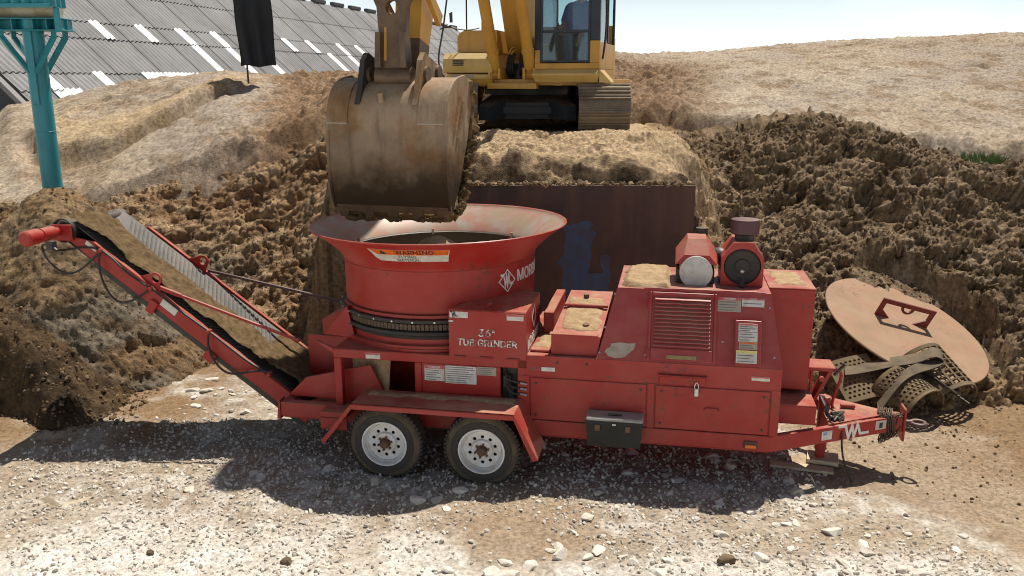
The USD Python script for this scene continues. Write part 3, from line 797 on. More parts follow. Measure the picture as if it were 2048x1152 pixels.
decal(1.47, 1.60, 1.085, 1.125, "decal_white", v=V0 - .0005)
gp("worn_lettering", moved(text("DIESEL", .026, .001), (1.36, V0 - .001, 1.09)), "print_grey", smooth=False)
decal(-.28, -.13, 1.105, 1.165, "decal_white", head="decal_red")
decal(.315, .515, .915, 1.072, "decal_white", v=V0 + .011, head="decal_red", head_text="! DANGER", lines=5)
decal(.525, .835, .90, 1.080, "decal_white", v=V0 + .011, lines=8)
decal(.842, 1.03, 1.0, 1.085, "decal_tan", v=V0 + .011, lines=4)

# fender and wheels
fz, fo = .79, -.075
gp("fender", cat_(
    hull([(a, b, c) for a, b, c in ((-.29, fo, fz), (-.29, V0 - .002, fz), (1.28, fo, fz), (1.28, V0 - .002, fz), (-.29, fo, fz - .012), (-.29, V0 - .002, fz - .012), (1.28, fo, fz - .012), (1.28, V0 - .002, fz - .012))]),
    hull([(-.29, fo, fz), (-.29, fo, fz - .055), (-.29, fo + .012, fz), (1.28, fo, fz), (1.28, fo, fz - .055), (1.28, fo + .012, fz), (-.29, fo + .012, fz - .055), (1.28, fo + .012, fz - .055)]),
    hull([(1.2805, fo, fz), (1.2805, V0 - .003, fz), (1.505, fo, .36), (1.505, V0 - .003, .36), (1.2805, fo, fz - .016), (1.2805, V0 - .003, fz - .016), (1.49, fo, .355), (1.49, V0 - .003, .355)]),
    hull([(1.2805, fo - .004, fz), (1.2805, fo + .01, fz), (1.2805, fo - .004, fz - .06), (1.2805, fo + .01, fz - .06), (1.505, fo - .004, .36), (1.505, fo + .01, .36), (1.455, fo - .004, .345), (1.455, fo + .01, .345)]),
    hull([(-.2905, fo, fz), (-.2905, V0 - .003, fz), (-.61, fo, .39), (-.61, V0 - .23, .39), (-.2905, fo, fz - .016), (-.2905, V0 - .003, fz - .016), (-.60, fo, .378), (-.60, V0 - .23, .378)]),
    hull([(-.2905, fo - .004, fz), (-.2905, fo + .01, fz), (-.2905, fo - .004, fz - .055), (-.2905, fo + .01, fz - .055), (-.61, fo - .004, .39), (-.61, fo + .01, .39), (-.575, fo - .004, .365), (-.575, fo + .01, .365)])), "red_paint")


def wheel(u, v, face):
    t = part(G, "wheel", lathe([(.215, .03), (.235, .005), (.262, -.004), (.30, .004), (.335, .022), (.358, .045), (.366, .07), (.366, .175), (.355, .20), (.30, .235), (.22, .225)], 64, "y", (u, v, .366)), "tread", smooth=30)
    tl = []
    for j in range(52):                                   # tread blocks on the shoulder
        b_ = bx(-.016, .016, .028, .20, .352, .374, .003)
        b_.apply_transform(rotm(j * 2 * PI / 52, [0, 1, 0]))
        tl.append(moved(b_, (u, v, .366)))
    part(t, "tread_blocks", cat_(tl), "rubber")
    part(t, "sidewall", lathe([(.222, .012), (.24, .001), (.262, -.007), (.296, -.001), (.3, .006)], 64, "y", (u, v, .366)), "rubber", smooth=40)
    rim = part(t, "rim", lathe([(.224, .02), (.226, .002), (.212, .0), (.205, .012), (.198, .045), (.186, .055), (.180, .075), (.1795, .2)], 64, "y", (u, v, .366)), "rim_white", smooth=35)
    disc = Point(0, 0).buffer(.182, 48)
    for j in range(10):
        a = (j + .5) * 2 * PI / 10
        disc = disc.difference(Point(.128 * math.cos(a), .128 * math.sin(a)).buffer(.0165, 8))
    part(rim, "disc", moved(prism(disc, "y", .062, .070), (u, v, .366)), "rim_white")
    part(rim, "dish", lathe([(.108, .0615), (.098, .040), (.082, .034), (.056, .034), (.05, .06)], 40, "y", (u, v, .366)), "rim_white", smooth=35)
    hub = part(t, "hub", lathe([(.0, -.022), (.03, -.022), (.040, -.012), (.046, .05), (.046, .1)], 24, "y", (u, v, .366)), "hub_rust", smooth=35)
    st = []
    for j in range(6):
        a = j * PI / 3 + .3
        st.append(cyl((u + .066 * math.cos(a), v + .008, .366 + .066 * math.sin(a)), (u + .066 * math.cos(a), v + .05, .366 + .066 * math.sin(a)), .011, 6))
    part(t, "lug_nut", st, "hub_rust")
    part(t, "hole_backing", cyl((u, v + .11, .366), (u, v + .13, .366), .178, 32), "black_iron")


for u in (0.0, .955):
    wheel(u, 0.0, -1)
    wheel(u, V1 + .02, 1)
    gp("axle", cyl((u, .12, .366), (u, V1 + .1, .366), .04, 12), "black_iron")

# conveyor: lower end inside the frame, head at upper left; built along a sloping axis
CA = math.atan(.7315)
CF = trm((-1.0, 0, .445)) @ rotm(CA, [0, 1, 0]) @ rotm(PI, [0, 0, 1]) @ trm((0, -2.1, 0))   # +x up the slope, y mirrored to keep y away
def cv(m):
    """From conveyor space (x up the slope, y away, z square to the belt) to the trailer's."""
    v = m.vertices
    c, s = math.cos(CA), math.sin(CA)
    w = np.stack([-1.0 - v[:, 0] * c + v[:, 2] * s, v[:, 1], .445 + v[:, 0] * s + v[:, 2] * c], 1)
    o = trimesh.Trimesh(w, m.faces[:, ::-1], process=False)
    return o
CY0, CY1, CL = .60, 1.52, 2.85
for y0, s in ((CY0, -1), (CY1, 1)):
    a = y0 - .012 if s < 0 else y0
    gp("side_rail", cv(cat_(bx(-.05, CL, a, a + .012, -.19, -.006, .002), bx(-.05, CL, a - (.035 if s < 0 else .0), a + (.012 if s < 0 else .047), -.0055, .006, .002),
                           prism(Polygon([(CL + .001, -.005), (CL + .22, -.11), (CL + .36, -.12), (CL + .36, -.17), (CL + .001, -.19)]), "y", a, a + .012))), "red_clean")
    gp("lower_rail", cv(bx(.0, CL - .1, a + .02 * -s, a + .02 * -s + .03, -.26, -.20, .004)), "black_iron")
    gp("support_bracket", cv(bx(2.02 - .9, 2.14 - .9, a - .03 if s < 0 else a + .005, a + .005 if s < 0 else a + .05, -.30, -.191, .004)), "red_clean")
    gp("support_bracket", cv(bx(1.93, 2.02, a - .03 if s < 0 else a + .005, a + .005 if s < 0 else a + .05, -.27, -.12, .004)), "red_clean")
    ring = Point(0, 0).buffer(.068, 14).union(Polygon([(-.085, -.09), (.16, -.09), (.05, .045), (-.06, .03)])).difference(Point(0, 0).buffer(.042, 14))
    gp("lifting_lug", moved(cv(moved(prism(ring, "y", a - .004, a + .016), (2.10, 0, .085))), (0, 0, 0)), "red_clean")
# belt: upper and lower runs round the head drum
ux = np.linspace(-.1, CL + .33, 60)
yy = np.linspace(CY0 + .03, CY1 - .03, 9)
trough = -.045 + .04 * (2 * np.abs(yy - 1.06) / .86) ** 2
arc = np.linspace(PI / 2, -PI / 2, 14)[1:]
line = [(x, 0.0) for x in ux] + [(CL + .33 + .10 * math.cos(t), -.10 + .10 * math.sin(t)) for t in arc] + [(x, -.20) for x in ux[::-4]]
P = np.array([[(x, y, z + (tr if z > -.05 else -.03)) for y, tr in zip(yy, trough)] for x, z in line])
bl = solid_sheet(P, .008)
gp("belt", cv(bl), "belt_rubber", smooth=40)
cleats = []
for k in range(13, 48):
    x0 = .0 + k * .0585
    for s in (-1, 1):
        pts = [(x0 + .26 * t, 1.06 + s * (.02 + .38 * t)) for t in (0, 1)]
        for i, (px, py) in enumerate(pts[:1]):
            q0, q1 = pts
            zz = lambda y: -.045 + .04 * (2 * abs(y - 1.06) / .86) ** 2
            d = hull([(q0[0], q0[1], zz(q0[1])), (q0[0] + .022, q0[1], zz(q0[1])), (q1[0], q1[1], zz(q1[1])), (q1[0] + .022, q1[1], zz(q1[1])),
                      (q0[0] + .008, q0[1], zz(q0[1]) + .009), (q0[0] + .014, q0[1], zz(q0[1]) + .009), (q1[0] + .008, q1[1], zz(q1[1]) + .009), (q1[0] + .014, q1[1], zz(q1[1]) + .009)])
            cleats.append(d)
tag(gp("chevron_cleats", cv(cat_(cleats)), "belt_rubber"), kind="stuff")
gp("head_drum", cv(cyl((CL + .33, CY0 - .02, -.10), (CL + .33, CY1 + .02, -.10), .09, 24)), "black_iron")
hx_, hz_ = -1.0 - (CL + .33) * math.cos(CA) - .10 * math.sin(CA), .445 + (CL + .33) * math.sin(CA) - .10 * math.cos(CA)
gp("drum_guard", lathe([(.115, .585), (.13, .585), (.13, .535), (.118, .535), (.118, .5845)], 28, "y", (hx_, 0, hz_)), "black_iron")
gp("bearing_plate", bx(hx_ - .10, hx_ + .12, .50, .53, hz_ - .10, hz_ + .07), "red_clean")
mo = gp("drive_motor", cat_(lathe([(0, .02), (.062, .02), (.078, .04), (.078, .20), (.06, .215), (.06, .235), (.070, .24), (.070, .42), (.045, .43), (.045, .50), (0, .50)], 24, "y", (hx_ - .03, 0, hz_))), "red_clean")
part(mo, "hose_block", cat_(bx(hx_ + .02, hx_ + .09, .24, .32, hz_ - .15, hz_ - .06), cyl((hx_ + .055, .28, hz_ - .12), (hx_ + .11, .28, hz_ - .16), .02, 8)), "black_iron")
hz = lambda pts, r=.0115: gp("hydraulic_hose", tube(spline([(a, b, c) for a, b, c in pts], 26), r, 7), "hose")
B = .55
hz([(hx_ + .05, .30, hz_ - .13), (-3.84, B - .02, 1.93), (-3.62, B - .03, 1.79), (-3.40, B - .02, 1.88), (-3.22, B, 2.03)])
hz([(hx_ + .08, .29, hz_ - .13), (-3.60, B, 2.04), (-3.216, B, 2.05), (-2.97, B, 1.845), (-2.683, B, 1.66), (-2.38, B, 1.44), (-2.07, B, 1.23), (-1.74, B, .985), (-1.42, B, .80)])
hz([(-3.205, B - .01, 2.04), (-3.215, B - .03, 1.73), (-3.037, B - .04, 1.51), (-2.764, B - .03, 1.60), (-2.683, B - .01, 1.66)])
hz([(-2.06, B - .01, 1.21), (-2.03, B - .03, .95), (-1.87, B - .04, .80), (-1.58, B - .03, .83), (-1.40, B, .80)])
for a, c in ((-3.214, 2.045), (-2.683, 1.658), (-2.066, 1.225), (-1.42, .80)):
    gp("hose_clamp", cat_(bx(a - .02, a + .02, B - .025, B + .038, c - .02, c + .02), cyl((a, B - .03, c + .005), (a, B - .024, c + .005), .012, 8)), "red_clean")
sl = cv(bx(CL - .06, CL + .08, CY0 - .022, CY0 - .0125, -.09, -.045, .001))
gp("decal", sl, "decal_white")
sl = gp("decal", cv(bx(1.72, 1.92, CY0 - .022, CY0 - .0125, -.12, -.03, .001)), "decal_white")
gp("decal", cv(bx(.16, .24, CY0 - .022, CY0 - .0125, -.13, -.04, .001)), "decal_white")
gp("conveyor_strut", cyl((-2.50, .585, 1.63), (-1.08, .585, 1.17), .018, 8), "red_paint")
gp("conveyor_strut", cyl((-2.60, 1.545, 1.64), (-.75, 1.545, 1.30), .018, 8), "maroon")
gp("strut_clevis", cyl((-2.60, .585, 1.665), (-2.36, .585, 1.585), .026, 8), "red_clean")
gp("discharge_hood", hull([(-.98, .95, 1.30), (-.98, 1.35, 1.30), (-.60, .72, 1.52), (-.60, 1.30, 1.52), (-.52, .70, 1.20), (-.52, 1.3, 1.20), (-.90, .80, 1.19), (-.90, 1.3, 1.19)]), "red_clean")

# the tub
TC = (.20, 1.47)
TILT = rotm(math.radians(-.7), [0, 1, 0], (TC[0], TC[1], 1.2))
def tubm(m):
    m = m.copy()
    m.apply_translation((TC[0], TC[1], 0))
    m.apply_transform(TILT)
    return m
def tub_r(z):
    return 1.015 + np.where(z > 1.97, .335 * (np.clip(z - 1.97, 0, .32) / .32) ** 1.45, 0)
zs = np.linspace(1.50, 2.285, 34)
prof = [(float(tub_r(z)), float(z)) for z in zs] + [(1.362, 2.292), (1.364, 2.304), (1.356, 2.310), (1.338, 2.302)]
gp("tub_shell", tubm(lathe(prof, 128)), "red_clean", smooth=35)
gp("tub_inside", tubm(lathe([(1.338, 2.3015)] + [(float(tub_r(z)) - .014, float(z)) for z in np.linspace(2.285, 2.03, 14)], 128)), "red_worn", smooth=35)
gp("tub_wall", tubm(lathe([(1.02, 2.029), (1.0, 2.02), (.995, 1.50)], 128)), "black_iron", smooth=35)
gp("tub_seam", tubm(cat_(lathe([(1.016, 1.975), (1.023, 1.972), (1.023, 1.967), (1.016, 1.964)], 128), lathe([(1.016, 1.545), (1.035, 1.54), (1.035, 1.51), (.99, 1.505)], 128))), "red_clean")
gp("tub_lug", [tubm(bx(-.012, .012, .985, 1.015, 2.0, 2.07).apply_transform(rotm(k * PI / 3 + .35, [0, 0, 1]))) for k in range(6)], "red_worn")
gp("drive_chain_groove", tubm(lathe([(1.0, 1.504), (1.07, 1.498), (1.075, 1.470), (1.03, 1.462), (1.02, 1.44), (1.045, 1.435), (1.045, 1.425), (1.02, 1.42), (1.01, 1.385), (1.075, 1.378), (1.085, 1.352), (1.05, 1.345), (1.02, 1.32), (1.03, 1.30)], 128)), "black_iron", smooth=30)
chain_ = []
for k in range(150):
    m = bx(-.019, .019, 1.026, 1.050, 1.392, 1.455, .004)
    m.apply_transform(rotm(k * 2 * PI / 150, [0, 0, 1]))
    chain_.append(m)
tag(gp("drive_chain", tubm(cat_(chain_)), "chain_steel"), kind="stuff")
gp("tub_base", tubm(lathe([(1.02, 1.30), (1.025, 1.295), (1.025, 1.245), (1.075, 1.24), (1.075, 1.215), (1.09, 1.21), (1.09, 1.185), (.3, 1.184)], 128)), "red_clean", smooth=30)
gp("tub_floor", tubm(lathe([(1.04, 1.55), (.0, 1.56)], 64)), "black_iron")
for k in range(16):
    a = -PI / 2 + (k - 8) * .2
    gp("ring_bolt", tubm(cyl((1.07 * math.cos(a), 1.07 * math.sin(a), 1.485), (1.09 * math.cos(a), 1.09 * math.sin(a), 1.485), .010, 8)), "zinc")


def wrap(m, ang, z, off):
    """Bends flat lettering (xz plane, facing -y) round the tub at an angle from the near side."""
    v = m.vertices
    zz = v[:, 2] + z
    r = tub_r(zz) + off - v[:, 1]
    th = ang + v[:, 0] / 1.03
    return tubm(trimesh.Trimesh(np.stack([r * np.sin(th), -r * np.cos(th), zz], 1), m.faces, process=False))


def fine(m, s=.03):
    v, f = trimesh.remesh.subdivide_to_size(m.vertices, m.faces, s, max_iter=12)
    return trimesh.Trimesh(v, f, process=False)


st = gp("warning_sticker", wrap(fine(prism(Polygon([(-.33, .0), (-.30, -.035), (.33, -.035), (.33, .11), (-.33, .11)]), "y", -.003, 0)), .02, 2.125, .0), "decal_white", label="orange and white sticker warning of flying material")
part(st, "orange_band", wrap(fine(prism(Polygon([(-.28, .045), (.325, .045), (.325, .108), (-.32, .108)]), "y", -.005, -.0032)), .02, 2.125, 0), "decal_orange")
tm = text("WARNING", .046, .002, True)
part(st, "lettering", wrap(moved(fine(tm), (-tm.bounds[1][0] / 2 + .05, -.0055, .056)), .02, 2.125, 0), "maroon", smooth=False)
part(st, "warning_triangle", wrap(fine(prism(Polygon([(-.245, .052), (-.185, .052), (-.215, .100)]), "y", -.0075, -.0055)), .02, 2.125, 0), "print_black")
for i, s_ in enumerate(("FLYING", "MATERIAL")):
    tm = text(s_, .030, .002, True)
    part(st, "lettering", wrap(moved(fine(tm), (-tm.bounds[1][0] / 2 - .02, -.0035, .008 - .040 * i)), .02, 2.125, 0), "print_grey", smooth=False)
ZIG = shapely.LineString([(-.19, .066), (-.105, .066), (-.065, -.06), (-.028, .06), (.0, -.06), (.035, .066), (.075, -.035), (.18, -.035)]).buffer(.0135, cap_style="flat", join_style="mitre", mitre_limit=2)
LOGO = shapely.affinity.scale(ZIG, .48, .95, origin=(0, 0))
dm = Polygon([(-.12, 0), (0, -.12), (.12, 0), (0, .12)])
dm = dm.difference(Polygon([(-.105, 0), (0, -.105), (.105, 0), (0, .105)]))
gp("diamond_emblem", wrap(fine(prism(dm, "y", -.004, 0)), .98, 1.81, 0), "letter_white")
gp("emblem_letter", wrap(fine(prism(LOGO, "y", -.004, 0)), .98, 1.81, .0005), "letter_white")
gp("lettering", wrap(moved(fine(text("MORBARK", .115, .004, True)), (.145, 0, -.06)), .98, 1.84, 0), "letter_white", smooth=False, label="white block lettering wrapped round the tub")

# gearbox cover with lettering
cvz0, cvz1 = 1.187, 1.655
gp("gearbox_cover", hull([(.575, V0 - .02, cvz0), (1.325, V0 - .02, cvz0), (.575, V0 - .02, cvz1 - .012), (1.325, V0 - .02, cvz1 - .012), (.58, V0 - .01, cvz1), (1.32, V0 - .01, cvz1),
                          (.95, 1.12, 1.69), (1.335, 1.12, 1.66), (.60, 1.0, 1.25), (1.335, 1.12, cvz0), (.95, 1.12, cvz0)]), "red_clean")
for k in range(3):
    gp("hinge", cyl((.62 + .26 * k, V0 - .028, cvz0 + .004), (.74 + .26 * k, V0 - .028, cvz0 + .004), .010, 8), "red_clean")
decal(.585, .765, 1.575, 1.635, "decal_white", v=V0 - .0205)
gp("emblem_mark", moved(fine(prism(shapely.affinity.scale(LOGO, .42, .42, origin=(0, 0)), "y", 0, .002)), (.63, V0 - .0275, 1.605)), "print_black")
decal(1.14, 1.30, 1.572, 1.632, "decal_white", v=V0 - .0205, head="decal_red")
decal(.575, .62, 1.53, 1.548, "decal_white", v=V0 - .0205)
tm = text("36\"", .072, .002, True)
gp("lettering", moved(tm, (.86, V0 - .0232, 1.40)), "letter_worn", smooth=False, label="worn white size numerals on the gearbox cover")
tm = text("TUB GRINDER", .064, .002, True)
k = .585 / tm.bounds[1][0]
tm.vertices[:, 0] *= k
gp("lettering", moved(tm, (.655, V0 - .0232, 1.305)), "letter_worn", smooth=False, label="worn white lettering on the gearbox cover")
R90 = rotm(PI / 2, [0, 0, 1])
gp("diamond_emblem", moved(prism(dm, "y", -.003, 0), (1.334, .74, 1.52), R90), "letter_white")
tm = text("MORBARK", .10, .003, True)
gp("lettering", moved(tm, (1.3345, V0 + .01, 1.27), R90), "letter_white", smooth=False, label="white lettering on the end of the gearbox cover")
decal_m = bx(1.3335, 1.338, .86, .97, 1.60, 1.68, .001)
gp("cover_rib", cyl((.93, V0 + .12, 1.662), (.96, V0 + .12, 1.69), .018, 8), "red_clean")
# walkway plate and fuel tank between the cover and the hood
gp("walk_plate", cat_(bx(1.345, 1.545, V0 + .10, V1 - .1, 1.237, 1.262), bx(1.40, 1.50, .95, V1, 1.262, 1.50)), "red_paint")
ft = gp("fuel_tank", hull([(1.552, V0 + .06, 1.24), (1.985, V0 + .06, 1.24), (1.552, V0 + .06, 1.43), (2.02, V0 + .06, 1.43), (1.62, 1.45, 1.62), (2.06, 1.45, 1.62), (1.60, 1.5, 1.24), (2.0, 1.5, 1.24)]), "red_paint")
part(ft, "filler_cap", [cyl((1.86, .62, 1.455), (1.86, .615, 1.495), .032, 16), cyl((1.80, 1.25, 1.59), (1.80, 1.25, 1.63), .028, 16)], "hub_rust")
part(ft, "tank_lip", bx(1.535, 1.995, V0 + .045, V0 + .12, 1.432, 1.446), "red_paint")
part(ft, "tank_strap", cat_(bx(1.60, 2.04, 1.0, 1.04, 1.556, 1.585)), "red_paint")
for k in range(2):
    gp("bolt_head", cyl((1.62 + .28 * k, V0 - .008, 1.175), (1.62 + .28 * k, V0 + .002, 1.175), .012, 8), "black_iron")

# engine hood with its leaning side
HZ0, HZ1, HB = 1.237, 1.87, .255
gp("hood", hull([(1.99, V0 + .002, HZ0), (3.665, V0 + .002, HZ0), (2.155, V0 + HB, HZ1), (3.55, V0 + HB, HZ1), (1.99, V1 - .02, HZ0), (3.665, V1 - .02, HZ0), (2.155, 1.62, HZ1), (3.55, 1.62, HZ1)]), "red_faded")
LEAN = math.atan2(HB, HZ1 - HZ0)
HF = trm((0, V0 + .002, HZ0)) @ rotm(-LEAN, [1, 0, 0])
HL = math.hypot(HB, HZ1 - HZ0)
def hf(m):
    m = m.copy()
    m.apply_transform(HF)
    return m
lp = gp("louver_panel", hf(cat_(bx(2.455, 2.48, -.022, -.001, .02, .655), bx(3.045, 3.07, -.022, -.001, .02, .655), bx(2.481, 3.044, -.022, -.001, .625, .655), bx(2.481, 3.044, -.022, -.001, .02, .13),
                                bx(2.481, 3.044, -.006, -.001, .13, .625, .001))), "red_faded")
for k in range(13):
    z0 = .145 + k * .036
    part(lp, "louver", hf(hull([(2.505, -.008, z0), (3.015, -.008, z0), (2.505, -.008, z0 + .032), (3.015, -.008, z0 + .032), (2.507, -.034, z0 + .006), (3.013, -.034, z0 + .006), (2.507, -.030, z0 + .012), (3.013, -.030, z0 + .012)])), "red_faded")
part(lp, "maker_plate", hf(bx(2.63, 2.90, -.027, -.0225, .035, .07, .001)), "brass_plate")
part(lp, "hinge", [hf(cyl((2.452, -.024, a), (2.452, -.024, a + .08), .010, 8)) for a in (.05, .5)], "red_clean")
gp("hood_edge", hf(bx(2.40, 3.50, -.012, -.001, .672, .695)), "red_faded")
decal(3.075, 3.285, .50, .635, "decal_tan", v=-.001, frame=HF, head="decal_red", head_text="! DANGER", lines=4)
decal(3.292, 3.49, .555, .635, "decal_white", v=-.001, frame=HF, head="decal_red", head_text="! DANGER", lines=1)
bxp = gp("control_box", hf(bx(3.235, 3.465, -.075, -.001, .01, .42)), "red_faded")
for z0, z1, mt, hd in ((.315, .39, "decal_white", "decal_red"), (.225, .31, "decal_white", None), (.155, .22, "decal_tan", "decal_orange"), (.03, .145, "decal_white", "decal_yellow")):
    w0 = 3.262 if mt != "decal_tan" else 3.27
    decal(w0 - (.015 if hd == "decal_yellow" else 0), 3.43, z0, z1, mt, v=-.076, frame=HF, head=hd, lines=3 if z1 - z0 > .07 else 2)
sc = Polygon([(2.10, .03), (2.06, .07), (2.08, .10), (2.11, .115), (2.12, .15), (2.20, .165), (2.28, .158), (2.345, .165), (2.335, .11), (2.29, .07), (2.25, .03), (2.17, .015)])
gp("scraped_patch", hf(prism(sc, "y", -.004, -.001)), "scraped_metal")
gp("seam_bolt", [hf(cyl((a, -.010, c), (a, .0, c), .010, 8)) for a, c in ((2.015, .06), (2.055, .30), (2.13, .62), (2.44, .06), (3.59, .1), (3.54, .55), (3.13, .22))], "zinc")
# radiator box at the drawbar end
gp("radiator_box", bx(3.555, 3.985, .90, 1.72, .86, 1.852), "red_clean")
gp("radiator_top", bx(3.56, 3.99, .895, 1.72, 1.853, 1.866), "red_paint")
gp("end_step", cat_(bx(3.672, 4.03, .60, 1.75, .80, .812), bx(3.672, 4.03, .60, .612, .62, .7995), bx(4.018, 4.03, .6125, 1.75, .62, .7995)), "red_paint")
# air cleaners on the hood
def cleaner(u, r, w, kind):
    base = HZ1
    yy0, yy1 = .86, 1.30
    hexa = lambda y: [(u - w, y, base + .10), (u - w, y, base + .27), (u - w * .45, y, base + .42), (u + w * .45, y, base + .42), (u + w, y, base + .27), (u + w, y, base + .10)]
    p = []
    if kind == "light":
        cn = gp("air_cleaner", hull([(a, b, c) for a, b, c in hexa(yy0 + .14)[1:5]] + hexa(yy1) + [(u - w, yy0 - .02, base + .20), (u + w, yy0 - .02, base + .20), (u - w * .6, yy0, base + .285), (u + w * .6, yy0, base + .285)]), "red_paint", label="air cleaner cover with a pale grey end disc")
        part(cn, "end_disc", cyl((u, yy0 - .035, base + .125), (u, yy0 + .2, base + .125), r, 36), "filter_grey")
        part(cn, "saddle", bx(u - w * .95, u + w * .9, yy0 + .05, yy1 - .02, base + .001, base + .13), "black_iron")
    else:
        ring = Polygon([(a, c) for a, b, c in hexa(0)]).union(sbox(u - w, base + .002, u + w, base + .12)).difference(Point(u, base + .19).buffer(r + .006, 24))
        cn = gp("air_cleaner", prism(ring, "y", yy0, yy1), "red_paint", label="air cleaner with a black round end and a bowl on top")
        part(cn, "end_disc", lathe([(r, .3), (r, .012), (r - .018, 0), (r - .03, .008), (.07, .02), (.065, .0), (.03, -.006), (0, -.008)], 40, "y", (u, yy0, base + .19)), "rubber", smooth=35)
        part(cn, "drain_valve", cat_(cyl((u, yy0 - .006, base + .06), (u, yy0 - .05, base - .0), .028, 14)), "rubber")
        part(cn, "wing_nut", moved(trimesh.creation.icosphere(2, .022), (u, yy0 - .014, base + .15)), "zinc")
        part(cn, "neck", cyl((u + .02, 1.08, base + .40), (u + .02, 1.08, base + .47), .09, 20), "black_iron")
        part(cn, "intake_bowl", lathe([(0, base + .465), (.11, base + .465), (.136, base + .48), (.136, base + .60), (.130, base + .61), (.06, base + .618), (0, base + .62)], 40, "z", (u + .02, 1.08, 0)), "maroon", smooth=35)
cleaner(2.875, .155, .195, "light")
cleaner(3.30, .165, .195, "dark")
gp("intake_pipe", tube(spline([(3.06, 1.10, HZ1 + .18), (3.10, 1.12, HZ1 + .24), (3.14, 1.10, HZ1 + .2)], 10), .085, 14), "black_iron")
gp("exhaust_stub", cyl((2.93, 1.36, HZ1 + .001), (2.93, 1.36, HZ1 + .47), .06, 18), "black_iron")
# drawbar
VC = 1.15
for s in (-1, 1):
    ya = V0 if s < 0 else V1
    yb = VC + s * .06
    f0, f1 = 3.60, 4.86
    n_ = np.array([(yb - ya), -(f1 - f0)]) / math.hypot(yb - ya, f1 - f0) * (-.0)
    w = .075 * -s
    gp("drawbar_beam", hull([(f0, ya, .425), (f0, ya + w, .425), (f0, ya, .575), (f0, ya + w, .575), (f1, yb, .425), (f1, yb + w * .5, .425), (f1, yb, .575), (f1, yb + w * .5, .575)]), "red_paint")
gp("drawbar_head", bx(4.62, 4.93, VC - .07, VC + .07, .42, .58), "red_paint")
gp("coupler_plate", bx(4.932, 4.955, VC - .09, VC + .09, .33, .665), "red_paint")
gp("lunette_eye", cat_(tube([(5.09 + .065 * math.cos(t), VC + .065 * math.sin(t), .50) for t in np.linspace(0, 2 * PI, 25)[:-1]], .020, 10, True), cyl((4.955, VC, .50), (5.03, VC, .50), .028, 12)), "maroon")
gp("gusset_plate", prism(Polygon([(4.18, V0 + .38), (4.18, V1 - .38), (4.78, VC + .05), (4.78, VC - .05)]), "z", .580, .592), "red_paint")
def onbeam(m, t):
    """Fixes something flat (xz plane) to the near drawbar beam at the share t of its length."""
    a = math.atan2(VC - .06 - V0, 1.26)
    p = np.array([3.60 + 1.26 * t, V0 + (VC - .06 - V0) * t, 0])
    return moved(m, p, rotm(a, [0, 0, 1]))
gp("decal", onbeam(bx(0, .12, -.006, -.002, .455, .545, .001), .40), "decal_white")
fl = part(G, "flag_print", onbeam(bx(.015, .06, -.0085, -.0062, .505, .535, .0005), .40), "decal_blue")
gp("zigzag_emblem", moved(onbeam(moved(prism(ZIG, "y", -.006, -.002), (0, 0, .500)), .66), (0, 0, 0)), "letter_white", label="white zigzag emblem on the drawbar beam")
gp("serial_plate", onbeam(bx(0, .13, -.006, -.002, .47, .56, .001), .835), "zinc")
gp("serial_print", onbeam(bx(.045, .085, -.008, -.0062, .485, .54, .0005), .835), "print_black")
gp("jack_leg", cat_(cyl((4.20, VC, .16), (4.20, VC, .72), .058, 18), cyl((4.20, VC, .07), (4.20, VC, .16), .048, 18), bx(4.10, 4.30, VC - .10, VC + .10, .058, .07)), "red_paint")
ws = gp("winch_stand", cat_(bx(4.02, 4.05, VC - .13, VC - .10, .58, 1.02), bx(4.02, 4.05, VC + .10, VC + .13, .58, 1.02), bx(4.0, 4.25, VC - .14, VC + .14, 1.021, 1.06),
                            hull([(4.02, VC - .10, .60), (4.05, VC - .10, .60), (4.02, VC + .10, .60), (4.05, VC + .10, .60), (4.20, VC - .10, 1.02), (4.24, VC - .10, 1.02), (4.20, VC + .10, 1.02), (4.24, VC + .10, 1.02)])), "red_clean")
part(ws, "crank_grip", cyl((4.235, VC - .16, 1.0), (4.32, VC - .20, 1.13), .016, 8), "black_iron")
part(ws, "crank", cat_(cyl((4.12, VC - .14, .96), (4.12, VC - .20, .96), .025, 10)), "red_clean")
gp("guard_hoop", tube(spline([(4.34, VC + .03, .58), (4.34, VC + .03, .92), (4.33, VC + .02, .97), (4.29, VC, 1.0)], 18), .016, 8), "red_clean")
gp("jack_handle", cyl((4.12, VC - .22, .80), (4.19, VC - .26, .66), .013, 8), "zinc")
gp("jack_lug", bx(4.36, 4.50, VC + .02, VC + .06, .60, .635), "red_clean")
for k in range(3):
    gp("light_cable", tube(spline([(4.15 + .02 * k, VC - .26, .70 + .02 * k), (4.22 + .02 * k, VC - .30, .63), (4.30 + .02 * k, VC - .24, .66), (4.33 - .03 * k, VC - .3, .61), (4.24, VC - .28 - .03 * k, .60), (4.20 + .05 * k, VC - .25, .64)], 30), .012, 6), "hose")
gp("light_cable", tube(spline([(4.28, VC - .30, .63), (4.30, VC - .36, .56), (4.31, VC - .40, .45), (4.34, VC - .41, .25), (4.40, VC - .42, .10), (4.43, VC - .42, .02)], 26), .0095, 7), "hose")
gp("cable_plug", moved(rock(.05, 12, 2, (1, .8, .7)), (4.25, VC - .27, .64)), "hose")
